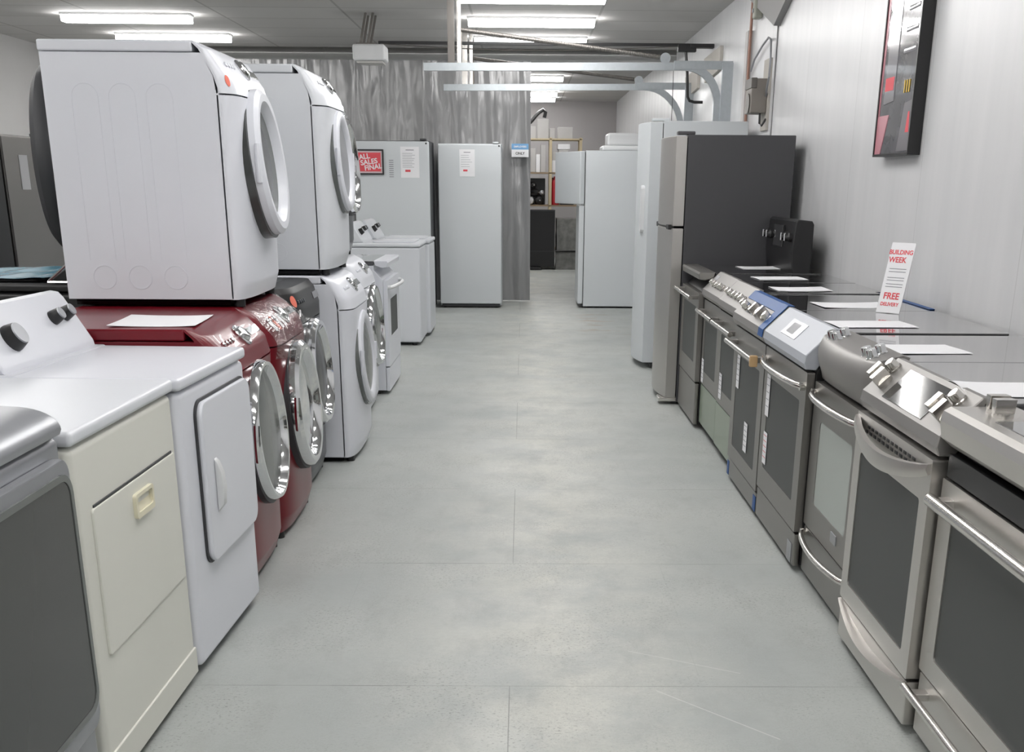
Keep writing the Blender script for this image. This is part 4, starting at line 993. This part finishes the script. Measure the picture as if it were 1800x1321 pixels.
carton('pale box stacked on the short white box', .48, 1.828, .10, .14, CARTON, group='cartons on the upper shelf')
carton('flat white box laid on the pale box behind the ajar door', .60, 2.008, .22, .09, PAPER, group='cartons on the upper shelf')
o = obj('red_canister', lathe(B(), [(0, 0), (.07, 0), (.075, .02), (.075, .36), (.05, .42), (.025, .44), (.025, .48), (0, .48)], (.56, 21.5, 1.076), Matrix.Rotation(-PI / 2, 3, 'X'), 24), REDP); tag(o, 'red canister on the shelf behind the ajar fridge door', 'canister')
t = thing('black_cabinet', 'black appliance on a low stand in the back room, by the tarp edge', 'appliance', (.02, 20.75, 0), 0)
obj('case', box(B(), -.3, .53, 0, .5, .05, 1.0, .01), BLACK, t)
obj('base_stand', box(B(), .10, .30, -.12, .3, 0, .05, .008), BLACK, t)
obj('door_line', box(B(), -.3, .53, -.004, .001, .31, .318), GASKET, t)
obj('top_trim', box(B(), -.3, .532, -.006, .02, .985, 1.003, .002), GASKET, t)
t = thing('wrapped_bundle', 'mottled grey wrapped bundle standing between the black appliance and the fridge', 'bundle', (.58, 20.8, 0), 0)
bm = B(); box(bm, 0, .42, 0, .4, 0, .86); bmesh.ops.subdivide_edges(bm, edges=bm.edges[:], cuts=7, use_grid_fill=True)
for v in bm.verts: v.co += Vector((random.uniform(-.012, .012), random.uniform(-.02, .02), random.uniform(-.01, .01) if v.co.z > .05 else 0))
obj('wrapping', bm, GREYTX, t); obj('strap', box(B(), -.015, .435, -.03, .43, .30, .33), BLACK, t)

# ------------------------------------------------------------------ light, camera
w = bpy.data.worlds.new('room_air'); S.world = w; w.use_nodes = True
w.node_tree.nodes['Background'].inputs[0].default_value = (.75, .78, .82, 1); w.node_tree.nodes['Background'].inputs[1].default_value = .2

F, PITCH, YAW, ROLL, HC, CX, CY = 1996.46, .33624, .010327, .007333, 1.4578, 937.12, 1017.84
cam = bpy.data.cameras.new('camera'); co = bpy.data.objects.new('camera', cam); C.objects.link(co)
cp_, sp_, cy_, sy_ = math.cos(PITCH), math.sin(PITCH), math.cos(YAW), math.sin(YAW)
f = Vector((sy_ * cp_, cy_ * cp_, -sp_)); r = Vector((cy_, -sy_, 0)); u = r.cross(f)
R_ = r * math.cos(ROLL) + u * math.sin(ROLL); U_ = -r * math.sin(ROLL) + u * math.cos(ROLL)
co.matrix_world = Matrix.Translation((0, 0, HC)) @ Matrix((R_, U_, -f)).transposed().to_4x4()
cam.sensor_fit = 'HORIZONTAL'; cam.sensor_width = 36; cam.lens = 36 * F / 1800
cam.shift_x = (900 - CX) / 1800; cam.shift_y = (CY - 660.5) / 1800
cam.clip_start = .05; cam.clip_end = 200
S.camera = co
S.view_settings.view_transform = 'Standard'; S.view_settings.look = 'None'; S.view_settings.gamma = 1; S.view_settings.use_curve_mapping = False
S.view_settings.exposure = 0.2
S.cycles.use_denoising = True
